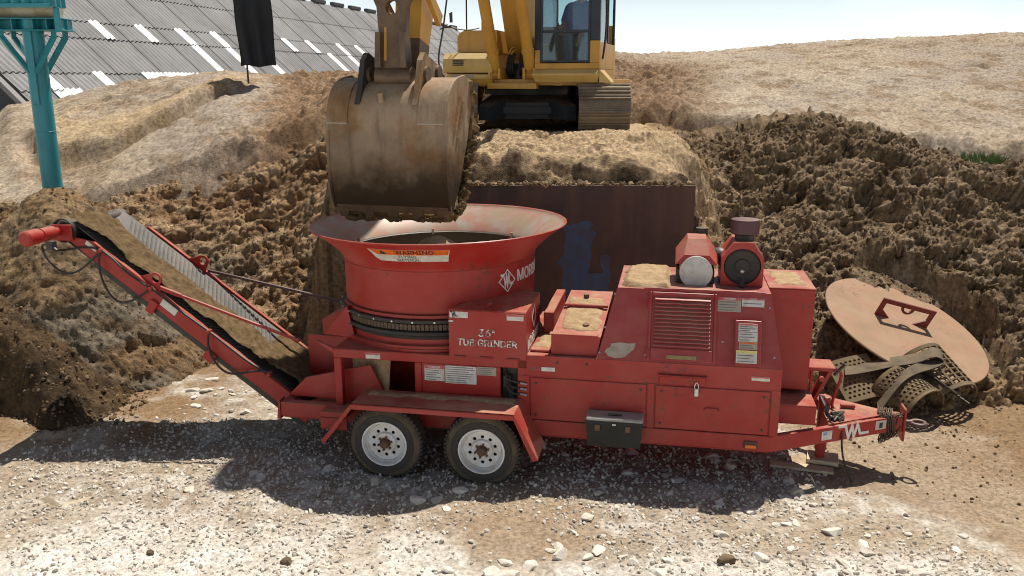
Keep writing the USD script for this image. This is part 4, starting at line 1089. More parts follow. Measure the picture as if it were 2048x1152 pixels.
# safety chain heaped over the drawbar head
links = []
rr = np.random.default_rng(5)
def link(c, R):
    pts = [(.022 * math.cos(t) + (.012 if math.cos(t) > 0 else -.012), .016 * math.sin(t), 0) for t in np.linspace(0, 2 * PI, 17)[:-1]]
    m = tube(pts, .0055, 6, True)
    m.apply_transform(R)
    return moved(m, c)
for strand in range(4):
    u0 = 4.72 + .035 * strand
    path = spline([(u0 + .02, VC + .07, .60), (u0, VC, .612), (u0 - .01, VC - .085, .59), (u0 + .01, VC - .10, .45), (u0 + .02, VC - .085, .33 + .02 * strand), (u0 + .05, VC - .07, .42), (u0 + .05, VC - .095, .58)], 26)
    for j in range(25):
        d = path[j + 1] - path[j]
        d /= np.linalg.norm(d)
        a = np.cross(d, [0.1, .9, .2])
        a /= np.linalg.norm(a)
        R = np.eye(4)
        R[:3, 0], R[:3, 1], R[:3, 2] = d, a, np.cross(d, a)
        links.append(link(path[j], R @ rotm(PI / 2 * (j % 2) + .3 * rr.random(), [1, 0, 0])))
gp("safety_chain", cat_(links), "chain_steel")
gp("chain_hook", cat_(tube(spline([(4.66, VC - .10, .585), (4.635, VC - .105, .54), (4.65, VC - .11, .50), (4.69, VC - .11, .50), (4.705, VC - .108, .535)], 20), .015, 8)), "zinc")

# ------------------------------------------------------------ things that lie on the grinder
def load(xs, ys, top, seed, amp, base):
    X, Y = np.meshgrid(xs, ys, indexing="ij")
    e = top(X, Y)
    Z = base(X, Y) + np.where(e > 0, e + amp * e / (e + .02) * (billow(P3(X, Y, 9), 3, seed) - .35 + .5 * (meshkit.fbm(P3(X, Y, 30), 2, seed + 9) - .5)), -.03)
    return X, Y, Z


xs, ys = np.arange(.0, 3.24, .022), np.arange(CY0 + .02, 1.5, .022)
bz_ = lambda X, Y: -.045 + .04 * (2 * np.abs(Y - 1.06) / .86) ** 2
def ltop(X, Y):
    e = 1.23 + .07 * (meshkit.noise(P3(X, Y, 3), 8) - .5) + .05 * (meshkit.noise(P3(X, Y, 13), 81) - .5) + .12 * smooth(2.7, 3.2, X)
    return (.085 + .06 * (meshkit.noise(P3(X, Y, 4.5), 83) - .4)) * smooth(e, e - .22, Y) * smooth(-.1, .2, X) * smooth(CY0 - .08, CY0 + .05, Y) + .05 * smooth(.9, .3, X)
X, Y, Z = load(xs, ys, ltop, 501, .06, bz_)
o = cv(grid(np.stack([X, Y, Z], -1)))
t = thing("belt_load", "strip of brown compost riding up the near side of the conveyor belt", "compost", TO, -10.5)
part(t, "compost_strip", o, "compost", smooth=True)
t.SetCustomDataByKey("kind", "stuff")
xs, ys = np.arange(-.95, 1.0, .03), np.arange(-.95, .95, .03)
X, Y = np.meshgrid(xs, ys, indexing="ij")
R_ = np.hypot(X, Y)
Z = 1.72 + .46 * np.exp(-((X + .02) / .42) ** 2 - ((Y + .12) / .5) ** 2) + .05 * (billow(P3(X, Y, 6), 3, 511) - .4) - 2.0 * smooth(.96, 1.04, R_)
t = thing("tub_load", "pale brown compost heaped inside the tub", "compost", TO, -10.5)
part(t, "compost_mound", moved(grid(np.stack([X, Y, Z], -1)), (TC[0], TC[1], 0)), "chip_dust", smooth=True)
t.SetCustomDataByKey("kind", "stuff")
def drift(name, label, u0, u1, y0, y1, z0, h, seed, step=.014):
    xs, ys = np.arange(u0, u1, step), np.arange(y0, y1, step)
    def tp(X, Y):
        ed = np.minimum(np.minimum(X - u0, u1 - X), np.minimum(Y - y0, y1 - Y))
        return h * smooth(0, .06, ed - .05 * meshkit.noise(P3(X, Y, 11), seed)) * (.5 + meshkit.noise(P3(X, Y, 5), seed + 2))
    X, Y, Z = load(xs, ys, tp, seed, .02, lambda X, Y: z0(X, Y) if callable(z0) else np.full_like(X, z0))
    t = thing(name, label, "compost", TO, -10.5)
    part(t, "crumbs", grid(np.stack([X, Y, Z], -1)), "chip_dust", smooth=True)
    t.SetCustomDataByKey("kind", "stuff")
drift("fallen_compost", "thick drift of fallen compost on the hood's left end", 2.17, 2.68, .62, 1.5, HZ1, .05, 521)
drift("fallen_compost", "thin drift of compost on the hood right of the air cleaners", 3.50 - .42, 3.55, 1.32, 1.58, HZ1, .03, 531)
drift("fallen_compost", "strip of compost on the walkway plate beside the gearbox cover", 1.35, 1.54, .50, 1.80, 1.262, .022, 541)
drift("fallen_compost", "drift of compost along the top of the wheel fender", -.25, 1.26, .16, .34, fz, .012, 551)
drift("fallen_compost", "compost lying on top of the radiator box", 3.60, 3.95, 1.0, 1.65, 1.866, .012, 561)
drift("fallen_compost", "compost lying across the fuel tank's sloping lid", 1.60, 2.02, .50, 1.30, lambda X, Y: 1.432 + (Y - .41) * .183, .012, 571)
drift("fallen_compost", "lump of compost caught on the ledge above the louvers", 2.50, 2.64, .575, .66, lambda X, Y: HZ1 - .05 + 0 * X, .05, 581)

# tool box on the frame ledge
t = thing("toolbox", "dark grey plastic toolbox with a pale lid standing on the trailer's side rail", "toolbox", TO, -10.5)
tb0, tb1, ty0, ty1 = 1.925, 2.44, V0 - .20, V0 - .004
part(t, "box", hull([(tb0 + .012, ty0 + .01, .445), (tb1 - .012, ty0 + .01, .445), (tb0, ty0, .66), (tb1, ty0, .66), (tb0 + .012, ty1, .445), (tb1 - .012, ty1, .445), (tb0, ty1, .66), (tb1, ty1, .66)]), "toolbox")
ld = part(t, "lid", bx(tb0 - .006, tb1 + .006, ty0 - .006, ty1, .6605, .735, .012), "toolbox_grey")
part(ld, "lid_band", bx(tb0 - .009, tb1 + .009, ty0 - .010, ty0 - .0062, .664, .705, .002), "toolbox")
part(ld, "handle", cat_(bx(2.12, 2.25, ty0 + .06, ty0 + .09, .7355, .75)), "toolbox")
for a in (2.03, 2.31):
    lt = part(t, "latch", bx(a - .025, a + .025, ty0 - .02, ty0 - .0105, .61, .67), "hub_rust")
part(t, "badge", bx(2.165, 2.20, ty0 - .0125, ty0 - .0102, .668, .682, .0008), "letter_white")
part(t, "bracket", [bx(2.0, 2.04, ty0 + .02, V0 - .001, .43, .4445), bx(2.32, 2.36, ty0 + .02, V0 - .001, .43, .4445)], "red_paint")
# wood blocks under the jack
for i, (du, dy, rz, w, lab) in enumerate(((-.10, 0, .2, .42, "lower timber block under the drawbar jack"), (.03, .0, -.35, .30, "upper timber block right under the drawbar jack foot"))):
    c = TO + (4.20 + du) * TU + (VC + dy) * TV
    z0 = max(top_z(c[0], c[1]), -.06) - .02 if i == 0 else z0 + .046
    o = part(None, "timber_block", moved(bx(-w / 2, w / 2, -.12, .12, 0, .045, .004), (c[0], c[1], z0), rotm(rz, [0, 0, 1])), "wood" if i == 0 else "pale_wood")
    tag(o, lab, "timber", None)
c = TO + 4.0 * TU + .95 * TV
o = part(None, "timber_board", moved(bx(-.3, .3, -.06, .06, 0, .03, .004), (c[0], c[1], top_z(c[0], c[1])), rotm(-.3, [0, 0, 1])), "pale_wood")
tag(o, "pale splintered board on the ground beside the jack blocks", "board")

# ------------------------------------------------------------ steel plate behind the tub
t = thing("steel_plate", "large dark brown steel plate holding back the bank behind the tub", "steel plate", (0, PLY, 0), 0)
part(t, "plate", bx(PLX0, PLX1, -.025, 0, -.15, 2.44, .004), "plate_steel")
pt = Polygon([(.66, .62), (.66, 1.60), (.68, 1.88), (.78, 1.97), (1.04, 1.96), (1.07, 1.80), (1.07, 1.28), (1.18, 1.27), (1.18, 1.50), (1.30, 1.51), (1.31, .70), (1.20, .62)])
rgp = np.array([pt.exterior.interpolate(d).coords[0] for d in np.arange(0, pt.length, .022)])
rgn = meshkit.fbm(np.c_[rgp * 9, np.zeros(len(rgp))], 3, 23)
rgm = meshkit.fbm(np.c_[rgp * 9, np.ones(len(rgp)) * 7], 3, 29)
ragged = Polygon(rgp + .16 * np.c_[rgn - .5, rgm - .5]).buffer(0)
ragged = max(getattr(ragged, "geoms", [ragged]), key=lambda q: q.area)
part(t, "paint_patch", prism(ragged, "y", -.029, -.0252), "blue_paint", label="ragged blue painted patch")
part(t, "stiffener", [bx(PLX0 + .3, PLX0 + .36, .001, .07, -.1, 2.3), bx(PLX1 - .4, PLX1 - .34, .001, .07, -.1, 2.3)], "plate_steel")

# ------------------------------------------------------------ round lid lying on the right slope
t = thing("round_steel_lid", "large round tan steel lid with a red bracket lying on the right slope", "steel lid", (5.004, 10.38, .72), 0)
LA, LB = math.radians(37.3), math.radians(64.9)
n0 = np.array([math.cos(LB) * math.sin(LA), -math.cos(LB) * math.cos(LA), math.sin(LB)])
e1 = np.cross(n0, [0, 0, 1.0]); e1 /= np.linalg.norm(e1)
e1 = -e1 if e1[0] < 0 else e1
e2 = np.cross(n0, e1)
LM = np.eye(4); LM[:3, 0], LM[:3, 1], LM[:3, 2] = e1, e2, n0
ll = lambda m: moved(m, (0, 0, 0), LM)
part(t, "disc", ll(lathe([(0, -.02), (1.05, -.02), (1.06, -.012), (1.06, .0), (1.052, .008), (0, .008)], 96)), "disc_steel", smooth=30)
LID_HANDLE = True
hpoly = Polygon([(-.36, 0), (-.16, 0), (-.30, .10), (-.30, .20), (.30, .20), (.30, .10), (.16, 0), (.36, 0), (.36, .26), (-.36, .26)])
hpoly = hpoly.union(Point(0, .20).buffer(.085, 14).difference(Point(0, .20).buffer(.055, 14)).difference(sbox(-.2, .2, .2, .4)))
hm = prism(hpoly, "y", -.012, .012)
hm.apply_transform(rotm(math.radians(-38), [0, 0, 1]))
part(t, "bracket", ll(moved(hm, (.05, .12, .008))), "handle_red")

# ------------------------------------------------------------ perforated screens and a strip of old belt right of the drawbar
def screen(w, h, nx, ny, bend, hole, round_=True, t_=.02, margin=.04, blank=0.0):
    """A perforated plate, w along the bend and h across, curved to the radius bend; real holes."""
    pg = sbox(0, 0, w, h)
    dx, dy = (w - 2 * margin - blank) / nx, (h - 2 * margin) / ny
    holes = []
    for i in range(nx):
        for j in range(ny):
            cx, cy = blank + margin + (i + .5) * dx, margin + (j + .5 + (.0 if not round_ else .0)) * dy
            if round_:
                cx += .5 * dx * (j % 2) - .25 * dx
                holes.append(Point(cx, cy).buffer(hole * min(dx, dy) / 2, 3))
            else:
                holes.append(sbox(cx - hole * dx / 2, cy - hole * dy / 2, cx + hole * dx / 2, cy + hole * dy / 2))
    pg = pg.difference(shapely.union_all(holes))
    m = trimesh.creation.extrude_polygon(pg, t_, engine="earcut")
    v, f = trimesh.remesh.subdivide_to_size(m.vertices, m.faces, max(.06, w / 14), max_iter=6)
    m = trimesh.Trimesh(v, f, process=False)
    if bend:
        th = (v[:, 0] - w / 2) / bend
        r = bend + v[:, 2]
        m.vertices = np.stack([r * np.sin(th), v[:, 1] - h / 2, r * np.cos(th) - bend * math.cos(w / 2 / bend)], 1)
    else:
        m.vertices = v - [w / 2, h / 2, 0]
    return m


def laid(name, label, cat, m, loc, rots, mt):
    R = np.eye(4)
    for a, ax in rots:
        R = rotm(math.radians(a), ax) @ R
    t = thing(name, label, cat, loc, 0)
    part(t, "perforated_plate", moved(m, (0, 0, 0), R), mt)
    return t


t = laid("grinder_screen", "flat perforated steel screen with round holes, leftmost of the three screens", "screen", screen(.52, .60, 8, 9, 1.4, .60), (4.06, 9.46, .36), ((34, (1, 0, 0)), (-12, (0, 1, 0)), (6, (0, 0, 1))), "screen_steel")
t = laid("grinder_screen", "arched perforated steel screen with round holes, in front of the square-holed one", "screen", screen(.80, .52, 13, 8, .30, .60), (4.55, 9.22, .24), ((16, (1, 0, 0)), (28, (0, 0, 1))), "screen_steel")
t = laid("grinder_screen", "curved steel screen with square openings, rightmost beside the round lid", "screen", screen(.80, .66, 6, 8, .34, .74, False, .022, blank=.14), (5.04, 9.55, .36), ((30, (1, 0, 0)), (22, (0, 0, 1))), "screen_steel")
# folded belt strip
cl = spline([(3.92, 9.50, .46), (4.2, 9.5, .50), (4.53, 9.48, .58), (4.8, 9.46, .65), (4.96, 9.45, .69), (5.02, 9.43, .64), (4.93, 9.38, .59), (4.72, 9.30, .56), (4.48, 9.18, .50), (4.27, 9.06, .33), (4.13, 9.0, .17)], 70)
wd = np.array([.07, .20, .05])
Pb = np.stack([cl + wd * k for k in (-.5, -.2, .1, .5)], 1)
t = thing("belt_strip", "folded strip of worn grey conveyor belt draped over the screens", "belt strip", (0, 0, 0), 0)
part(t, "rubber_strip", solid_sheet(Pb, .012), "belt_old", smooth=40)
gt = [bar((4.70 + .05 * k, 9.50 - .03 * k, .50 - .03 * k), (4.86 + .045 * k, 9.25 - .03 * k, .44 - .032 * k), .011, 6) for k in range(8)]
t = thing("bar_grate", "dark steel bar grate jammed between the arched and the square-holed screen", "grate", (0, 0, 0), 0)
part(t, "crossbar", gt, "black_iron")
part(t, "side_bar", [bar((4.68, 9.50, .53), (5.08, 9.26, .27), .014, 6), bar((4.84, 9.24, .46), (5.05, 9.11, .31), .014, 6)], "black_iron")

# pale broken board at lower left
t = thing("broken_board", "pale splintered board lying at the left edge of the yard", "board", (-4.10, 7.05, top_z(-4.10, 7.05)), 20)
part(t, "splinter", hull([(-.16, 0, .11), (-.10, .02, .12), (-.02, 0, -.02), (.02, .03, -.02), (-.15, .02, .09)]), "pale_wood")
part(t, "splinter", hull([(.0, 0, 0), (.22, .05, .01), (.25, .08, .03), (.02, .04, .015)]), "pale_wood")
# grass tuft on the hill's foot at right
ms = []
rr = np.random.default_rng(3)
for k in range(260):
    a, r = rr.random() * 6.28, .42 * math.sqrt(rr.random())
    x, y = r * 1.5 * math.cos(a), r * .6 * math.sin(a)
    hgt, lean = .06 + .10 * rr.random(), rr.normal(size=2) * .05
    ms.append(trimesh.Trimesh([(x - .012, y, -.06), (x + .012, y, -.06), (x + lean[0], y + lean[1], hgt)], [(0, 1, 2)], process=False))
gx_, gy_ = 7.78, 14.6
t = thing("grass_tuft", "small patch of green grass between the dark mound and the sandy hill", "grass", (gx_, gy_, max(top_z(gx_, gy_), float(lookup_hill((gx_, gy_)))) + .02), 0)
part(t, "blades", cat_(ms), "grass_blade", smooth=False)
t.SetCustomDataByKey("kind", "stuff")

# ------------------------------------------------------------ excavator on the pad (x right, y away, z up; its front looks along -y)
EC, EYAW = np.array([.55, 15.2, 2.95]), 14.8
E = thing("excavator", "yellow tracked excavator on the bank, bucket held over the tub", "excavator", EC, -EYAW)
ep = lambda name, m, mt, **k: part(E, name, m, mt, **k)
RW = rotm(math.radians(EYAW), [0, 0, 1])          # undercarriage points straight at the yard, whatever the house does
ew = lambda name, m, mt, **k: part(E, name, [moved(q, (0, 0, 0), RW) for q in m] if isinstance(m, list) else moved(m, (0, 0, 0), RW), mt, **k)
XP = -.16

# tracks
def stadium(s, L, r):
    """Point and outward normal at the length s of a loop of straight length L and end radius r, in (y, z)."""
    per = 2 * L + 2 * PI * r
    s = s % per
    if s < L:
        return (-L / 2 + s, r), (0, 1)
    s -= L
    if s < PI * r:
        a = PI / 2 - s / r
        return (L / 2 + r * math.cos(a), r * math.sin(a)), (math.cos(a), math.sin(a))
    s -= PI * r
    if s < L:
        return (L / 2 - s, -r), (0, -1)
    s -= L
    a = -PI / 2 - s / r
    return (-L / 2 + r * math.cos(a), r * math.sin(a)), (math.cos(a), math.sin(a))


LT, RT, NS = 3.45, .36, 48
per = 2 * LT + 2 * PI * RT
for x0, x1 in ((.46, 1.25), (-1.86, -1.07)):
    xm = (x0 + x1) / 2
    tr = ew("track_frame", cat_(bx(xm - .2, xm + .2, -LT / 2, LT / 2, .20, .55), cyl((xm - .18, -LT / 2, RT + .03), (xm + .18, -LT / 2, RT + .03), RT - .06, 28), cyl((xm - .18, LT / 2, RT + .03), (xm + .18, LT / 2, RT + .03), RT - .06, 28)), "carbody")
    w_ = per / NS
    shoe = cat_(prism(Polygon([(-w_ * .49, -.012), (w_ * .49, -.012), (w_ * .49, .0), (w_ * .34, .0), (w_ * .31, .034), (w_ * .24, .034), (w_ * .21, .0), (-w_ * .02, 0), (-w_ * .04, .022), (-w_ * .10, .022), (-w_ * .12, 0), (-w_ * .30, 0), (-w_ * .33, .034), (-w_ * .40, .034), (-w_ * .43, 0), (-w_ * .49, 0)]), "x", x0, x1),
                bx(xm - .12, xm + .12, -w_ * .42, w_ * .42, -.07, -.013))
    for k in range(NS):
        (py, pz), (ny, nz) = stadium((k + .3) * w_, LT, RT)
        a = math.atan2(nz, ny) - PI / 2
        part(tr, "track_shoe", moved(moved(shoe, (0, py, pz + RT + .03), rotm(a, [1, 0, 0])), (0, 0, 0), RW), "track_steel")
cm = -.305
ew("carbody", cat_(hull([(-1.07, -1.1, .22), (.46, -1.1, .22), (-1.07, -1.1, .48), (.46, -1.1, .48), (-.9, -.75, .60), (.3, -.75, .60), (-1.07, 1.1, .22), (.46, 1.1, .22), (-.9, .75, .60), (.3, .75, .60)]),
                   bx(-1.06, .45, -1.16, -1.101, .30, .42), cyl((cm, 0, .601), (cm, 0, .74), .72, 36)), "carbody")
ew("carbody_arm", [hull([(cm + s * .55, -1.0, .25), (cm + s * .77, -1.55, .22), (cm + s * .55, -1.0, .55), (cm + s * .77, -1.5, .45), (cm + s * .3, -1.0, .25), (cm + s * .62, -1.6, .22), (cm + s * .3, -1.0, .55), (cm + s * .62, -1.55, .42)]) for s in (-1, 1)], "carbody")
# house
ep("house_deck", bx(-1.24, 1.26, -1.42, 1.9, .755, .85), "yellow_paint")
ep("tank_box", cat_(hull([(x, y, z) for x in (-1.27, -.47) for y, z in ((-1.42, .93), (-1.60, .95), (-1.64, 1.05), (-1.62, 1.16), (-1.52, 1.25), (-1.2, 1.262), (-1.2, .93))])), "yellow_pale")
ep("tank_grille", cat_(*[bx(-1.10, -.93, -1.66, -1.60, 1.055 + .026 * k, 1.07 + .026 * k, .002) for k in range(4)]), "black_iron")
ep("lower_panel", cat_(bx(-1.235, -.48, -1.56, -1.19, .855, .925)), "yellow_pale")
lt = ep("lower_skirt", hull([(-1.22, -1.55, .853), (-.49, -1.55, .853), (-1.16, -1.50, .74), (-.49, -1.50, .74), (-1.22, -1.2, .853), (-.49, -1.2, .853), (-1.16, -1.2, .74), (-.49, -1.2, .74)]), "yellow_paint")
part(lt, "worn_sign", bx(-1.15, -.78, -1.5635, -1.5602, .868, .912, .001), "decal_tan")
ep("upper_box", hull([(x, y, z) for x, z in ((-1.12, 1.265), (-1.12, 1.50), (-1.08, 1.57), (-1.0, 1.605), (-.46, 1.605), (-.46, 1.265)) for y in (-1.34, .1)]), "yellow_paint")
ep("engine_hood", cat_(bx(-1.20, .14, .11, 1.75, .852, 1.55), bx(-.45, .14, -.55, .108, .852, 1.40)), "yellow_paint")
ep("counterweight", hull([(x, y, z) for x, y in ((-1.2, 1.76), (.98, 1.76), (.7, 2.40), (-.9, 2.40)) for z in (.80, 1.60)]), "yellow_pale")
ep("exhaust_stub", cyl((-.80, -.9, 1.606), (-.80, -.9, 1.76), .05, 16), "yellow_paint")
ep("muffler_bar", bx(-.42, .12, .3, .45, 1.552, 1.70), "cab_dark")
ep("side_hood", hull([(1.15, .2, .86), (1.15, .2, 1.45), (.98, 1.75, .86), (.98, 1.75, 1.6), (.4, .2, .86), (.4, 1.75, .86), (.4, .2, 1.45), (.4, 1.75, 1.6)]), "yellow_pale")
# boom foot, cylinders, boom
ep("foot_plate", cat_(*[bx(x - .02, x + .02, -1.60, -.5, .852, 1.02) for x in (XP - .36, XP - .20, XP + .20, XP + .36)], bx(XP - .40, XP + .40, -1.58, -1.42, .70, .79)), "yellow_paint")
ep("swing_motor", cat_(bx(XP - .17, XP + .17, -1.0, -.95, .853, 1.10), cyl((XP + .02, -1.10, .853), (XP + .02, -1.10, 1.0), .12, 16)), "black_iron")
ep("back_panel", bx(XP - .17, XP + .17, -.94, -.90, 1.06, 1.22), "yellow_pale")
for s in (-1, 1):
    for k in range(4):
        x = XP + s * (.045 + .032 * k)
        ep("hydraulic_hose", tube(spline([(x, -1.2, .90), (x + .01 * s, -1.30, 1.02), (x + .008 * s, -1.26, 1.14), (x, -1.16, 1.25)], 12), .014, 7), "hose")
    for k in range(2):
        ep("steel_pipe", tube(spline([(XP + s * (.15 - .035 * k), -1.14, 1.04), (XP + s * (.15 - .035 * k), -1.18, 1.24 - .02 * k), (XP + s * (.10 - .03 * k), -1.18, 1.33 - .04 * k), (XP + s * .04, -1.12, 1.34 - .04 * k)], 14), .016, 8), "yellow_paint")
    b0, b1 = np.array([XP + s * .28, -1.46, .93]), np.array([XP + s * .30, -3.05, 3.55])
    d = (b1 - b0)
    cy = ep("boom_cylinder", cat_(cyl(b0 + d * .035, b0 + d * .62, .088, 24), cyl(b0 + d * .12, b0 + d * .135, .098, 24)), "yellow_paint", smooth=40)
    part(cy, "piston_rod", cyl(b0 + d * .6205, b1, .05, 16), "zinc")
    part(cy, "cylinder_eye", cat_(cyl(b0 - [.07, 0, 0], b0 + [.07, 0, 0], .085, 18), tube([b0, b0 + d * .04], .075, 14)), "yellow_paint")
def beam(path, w0, w1, hts, x):
    """A box girder along (y, z) points with depth hts, from width w0 to w1."""
    ms = []
    pts = np.asarray(path, float)
    n = len(pts)
    nor = []
    for i in range(n):
        t = pts[min(i + 1, n - 1)] - pts[max(i - 1, 0)]
        t /= np.linalg.norm(t)
        nor.append(np.array([-t[1], t[0]]))
    V = []
    for i in range(n):
        w = (w0 + (w1 - w0) * i / (n - 1)) / 2
        for sx in (-1, 1):
            for sn in (-1, 1):
                q = pts[i] + nor[i] * sn * hts[i] / 2
                V.append((x + sx * w, q[0], q[1]))
    for i in range(n - 1):
        ms.append(hull(V[4 * i:4 * i + 8]))
    return cat_(ms)
ep("boom", beam([(-.72, 1.12), (-.92, 1.65), (-1.45, 2.7), (-2.2, 3.75), (-3.2, 4.45), (-4.85, 4.80)], .42, .36, [.34, .62, .80, .85, .75, .4], XP), "yellow_paint")
ep("boom_foot", cat_(cyl((XP - .235, -.72, 1.12), (XP + .235, -.72, 1.12), .15, 22)), "yellow_paint")
ep("arm", beam([(-4.35, 5.35), (-4.95, 4.55), (-5.45, 2.6), (-5.72, 1.5), (-5.80, 1.22)], .34, .28, [.35, .75, .52, .36, .30], XP), "yellow_paint")
ep("arm_nose", beam([(-5.80, 1.22), (-5.86, .98), (-5.88, .88)], .29, .27, [.30, .27, .18], XP), "link_steel")
ep("arm_cylinder", cat_(cyl((XP, -2.6, 4.95), (XP, -4.3, 5.45), .09, 18)), "yellow_paint")
ep("bucket_cylinder", cat_(cyl((XP, -5.35, 4.6), (XP, -6.0, 2.75), .085, 18)), "yellow_paint")
ep("bucket_rod", cyl((XP, -6.0, 2.75), (XP, -6.30, 1.78), .045, 14), "zinc")
lk = Polygon([(-.175, .84), (-.165, 1.10), (-.150, 1.30), (-.165, 1.55), (-.215, 1.66), (-.215, 1.84), (-.10, 1.86), (-.07, 1.70), (.07, 1.70), (.10, 1.86), (.215, 1.84), (.215, 1.66), (.165, 1.55), (.150, 1.30), (.165, 1.10), (.175, .84)])
lk = lk.difference(Point(0, 1.545).buffer(.068, 12))
L1 = prism(lk, "y", -6.36, -6.26)
ep("bucket_link", cat_(moved(L1, (XP, 0, 0)), moved(prism(Polygon([(-.175, .95), (-.155, 1.3), (-.105, 1.3), (-.11, .95)]), "y", -6.44, -6.3605), (XP, 0, 0)), moved(prism(Polygon([(.175, .95), (.155, 1.3), (.105, 1.3), (.11, .95)]), "y", -6.44, -6.3605), (XP, 0, 0)),
                       cyl((XP - .20, -6.31, .86), (XP + .20, -6.31, .86), .10, 22), cyl((XP - .23, -6.31, 1.76), (XP + .23, -6.31, 1.76), .085, 20)), "link_steel")
ep("link_stripe", moved(prism(Polygon([(-.10, 1.02), (-.085, 1.35), (-.06, 1.35), (-.07, 1.02)]), "y", -6.364, -6.3602), (XP, 0, 0)), "yellow_paint")
for s in (-1, 1):
    ep("idler_link", beam([(-5.66, 1.45), (-6.0, 1.70), (-6.29, 1.78)], .05, .05, [.14, .11, .12], XP + s * .27), "yellow_paint")

# bucket
BF, BW = -6.62, .66
prof_o = [(.47, .815), (.30, .775), (.14, .675), (.045, .53), (.0, .33), (-.02, .08), (-.01, -.16), (.035, -.38), (.10, -.53)]
po = spline([(a, 0, c) for a, c in prof_o], 26)[:, [0, 2]]
tn = np.gradient(po, axis=0)
tn /= np.linalg.norm(tn, axis=1, keepdims=True)
inn = po + np.stack([-tn[:, 1], tn[:, 0]], 1) * .035
shell = prism(Polygon(np.vstack([po, inn[::-1]])), "x", -BW + .03, BW - .03)
bk = ep("bucket", moved(shell, (XP, BF, .035)), "bucket_steel", smooth=35)
side = Polygon(np.vstack([po + np.stack([tn[:, 1], -tn[:, 0]], 1) * .008, [(.16, -.56), (.42, -.28), (.66, .12), (.84, .50), (.82, .74), (.62, .84)]]))
for s in (-1, 1):
    x0 = s * BW - (.0295 if s > 0 else 0)
    sp_ = part(bk, "side_plate", moved(prism(side, "x", x0, x0 + .0295), (XP, BF, .035)), "bucket_steel")
    rib = Polygon([(.22, .28), (.28, .31), (.46, .60), (.40, .62)])
    rib2 = Polygon([(.30, .20), (.36, .23), (.56, .55), (.50, .57)])
    x1 = s * BW + (0.0005 if s > 0 else -.022)
    part(bk, "side_rib", moved(cat_(prism(rib, "x", x1, x1 + .021), prism(rib2, "x", x1, x1 + .021)), (XP, BF, .035)), "bucket_steel")
lipm = hull([(-BW, .085, -.50), (BW, .085, -.50), (-BW, .115, -.58), (BW, .115, -.58), (-BW, .16, -.56), (BW, .16, -.56), (-BW, .13, -.48), (BW, .13, -.48)])
part(bk, "cutting_lip", moved(lipm, (XP, BF, .035)), "link_steel")
for k, dz in enumerate((.02, 0, .015, .0, .01)):
    x = -.56 + k * .28
    part(bk, "tooth", moved(hull([(x - .065, .09, -.53), (x + .065, .09, -.53), (x - .065, .16, -.53), (x + .065, .16, -.53), (x - .045, .135, -.66 + dz), (x + .045, .135, -.66 + dz), (x - .045, .165, -.66 + dz), (x + .045, .165, -.66 + dz)]), (XP, BF, .035)), "link_steel")
def onshell(a, b, x0, x1, off):
    q = po[a:b] + np.stack([tn[a:b, 1], -tn[a:b, 0]], 1) * off
    q0 = po[a:b] + np.stack([tn[a:b, 1], -tn[a:b, 0]], 1) * .0005
    return moved(prism(Polygon(np.vstack([q, q0[::-1]])), "x", x0, x1), (XP, BF, .035))
for x0, x1 in ((-BW + .002, -BW + .235), (BW - .31, BW - .03)):
    part(bk, "wear_plate", onshell(3, 12, x0, x1, .012), "bucket_steel", smooth=35)
    q_ = po[11] + (po[12] - po[11]) * np.array([[.0], [.16]])
    nn = np.array([tn[11, 1], -tn[11, 0]])
    part(bk, "weld_line", moved(prism(Polygon(np.vstack([q_ + nn * .015, (q_ + nn * .001)[::-1]])), "x", x0, x1), (XP, BF, .035)), "decal_tan")
for s, x in ((-1, XP - .345), (1, XP + .285)):
    ear = Polygon([(.02, .58), (.10, .74), (.20, 1.02), (.30, 1.10), (.42, 1.06), (.70, .98), (.76, .82), (.47, .80), (.30, .765), (.12, .65)])
    part(bk, "ear_plate", moved(prism(ear, "x", x, x + .055), (0, BF, 0)), "bucket_steel" if s > 0 else "black_iron")
    part(bk, "pin_boss", [cyl((x - .03, BF + .31, .88), (x + .085, BF + .31, .88), .085, 20), cyl((x - .03, BF + .66, .90), (x + .085, BF + .66, .90), .08, 20)], "link_steel")
part(bk, "lifting_eye", cyl((XP - .06, BF + .06, .60), (XP - .06, BF + .03, .70), .03, 10), "bucket_steel")

# cab
cb = ep("cab", cat_(bx(.215, .30, -1.60, -1.52, 1.09, 1.285), bx(1.075, 1.225, -1.60, -1.52, 1.09, 1.42), bx(.215, 1.225, -1.60, -1.52, 1.0, 1.089),
                    bx(.215, 1.225, -1.515, .0, .86, 1.0), bx(1.185, 1.225, -1.515, .0, 1.002, 1.40), bx(.215, .25, -1.515, .0, 1.002, 1.40), bx(.255, 1.18, -.04, .0, 1.002, 1.72)), "yellow_paint")
part(cb, "window_frame", cat_(bx(.30, .335, -1.606, -1.54, 1.10, 2.50, .004), bx(1.045, 1.075, -1.606, -1.54, 1.10, 2.50, .004), bx(.3355, 1.0445, -1.605, -1.545, 1.10, 1.128, .004), bx(.3355, 1.0445, -1.61, -1.54, 1.535, 1.575, .004)), "cab_dark")
part(cb, "cab_post", [bx(.215, .2995, -1.601, -1.51, 1.287, 2.55), bx(1.0755, 1.225, -1.601, -1.51, 1.422, 2.55), bx(1.185, 1.223, -.06, -.001, 1.402, 2.55), bx(.216, .25, -.06, -.001, 1.402, 2.55), bx(1.188, 1.222, -.75, -.69, 1.402, 2.55)], "cab_dark")
part(cb, "cab_roof", bx(.20, 1.24, -1.62, .02, 2.552, 2.64, .02), "yellow_paint")
part(cb, "lower_window", bx(.3355, 1.0445, -1.585, -1.577, 1.1285, 1.5345, .001), "cab_glass")
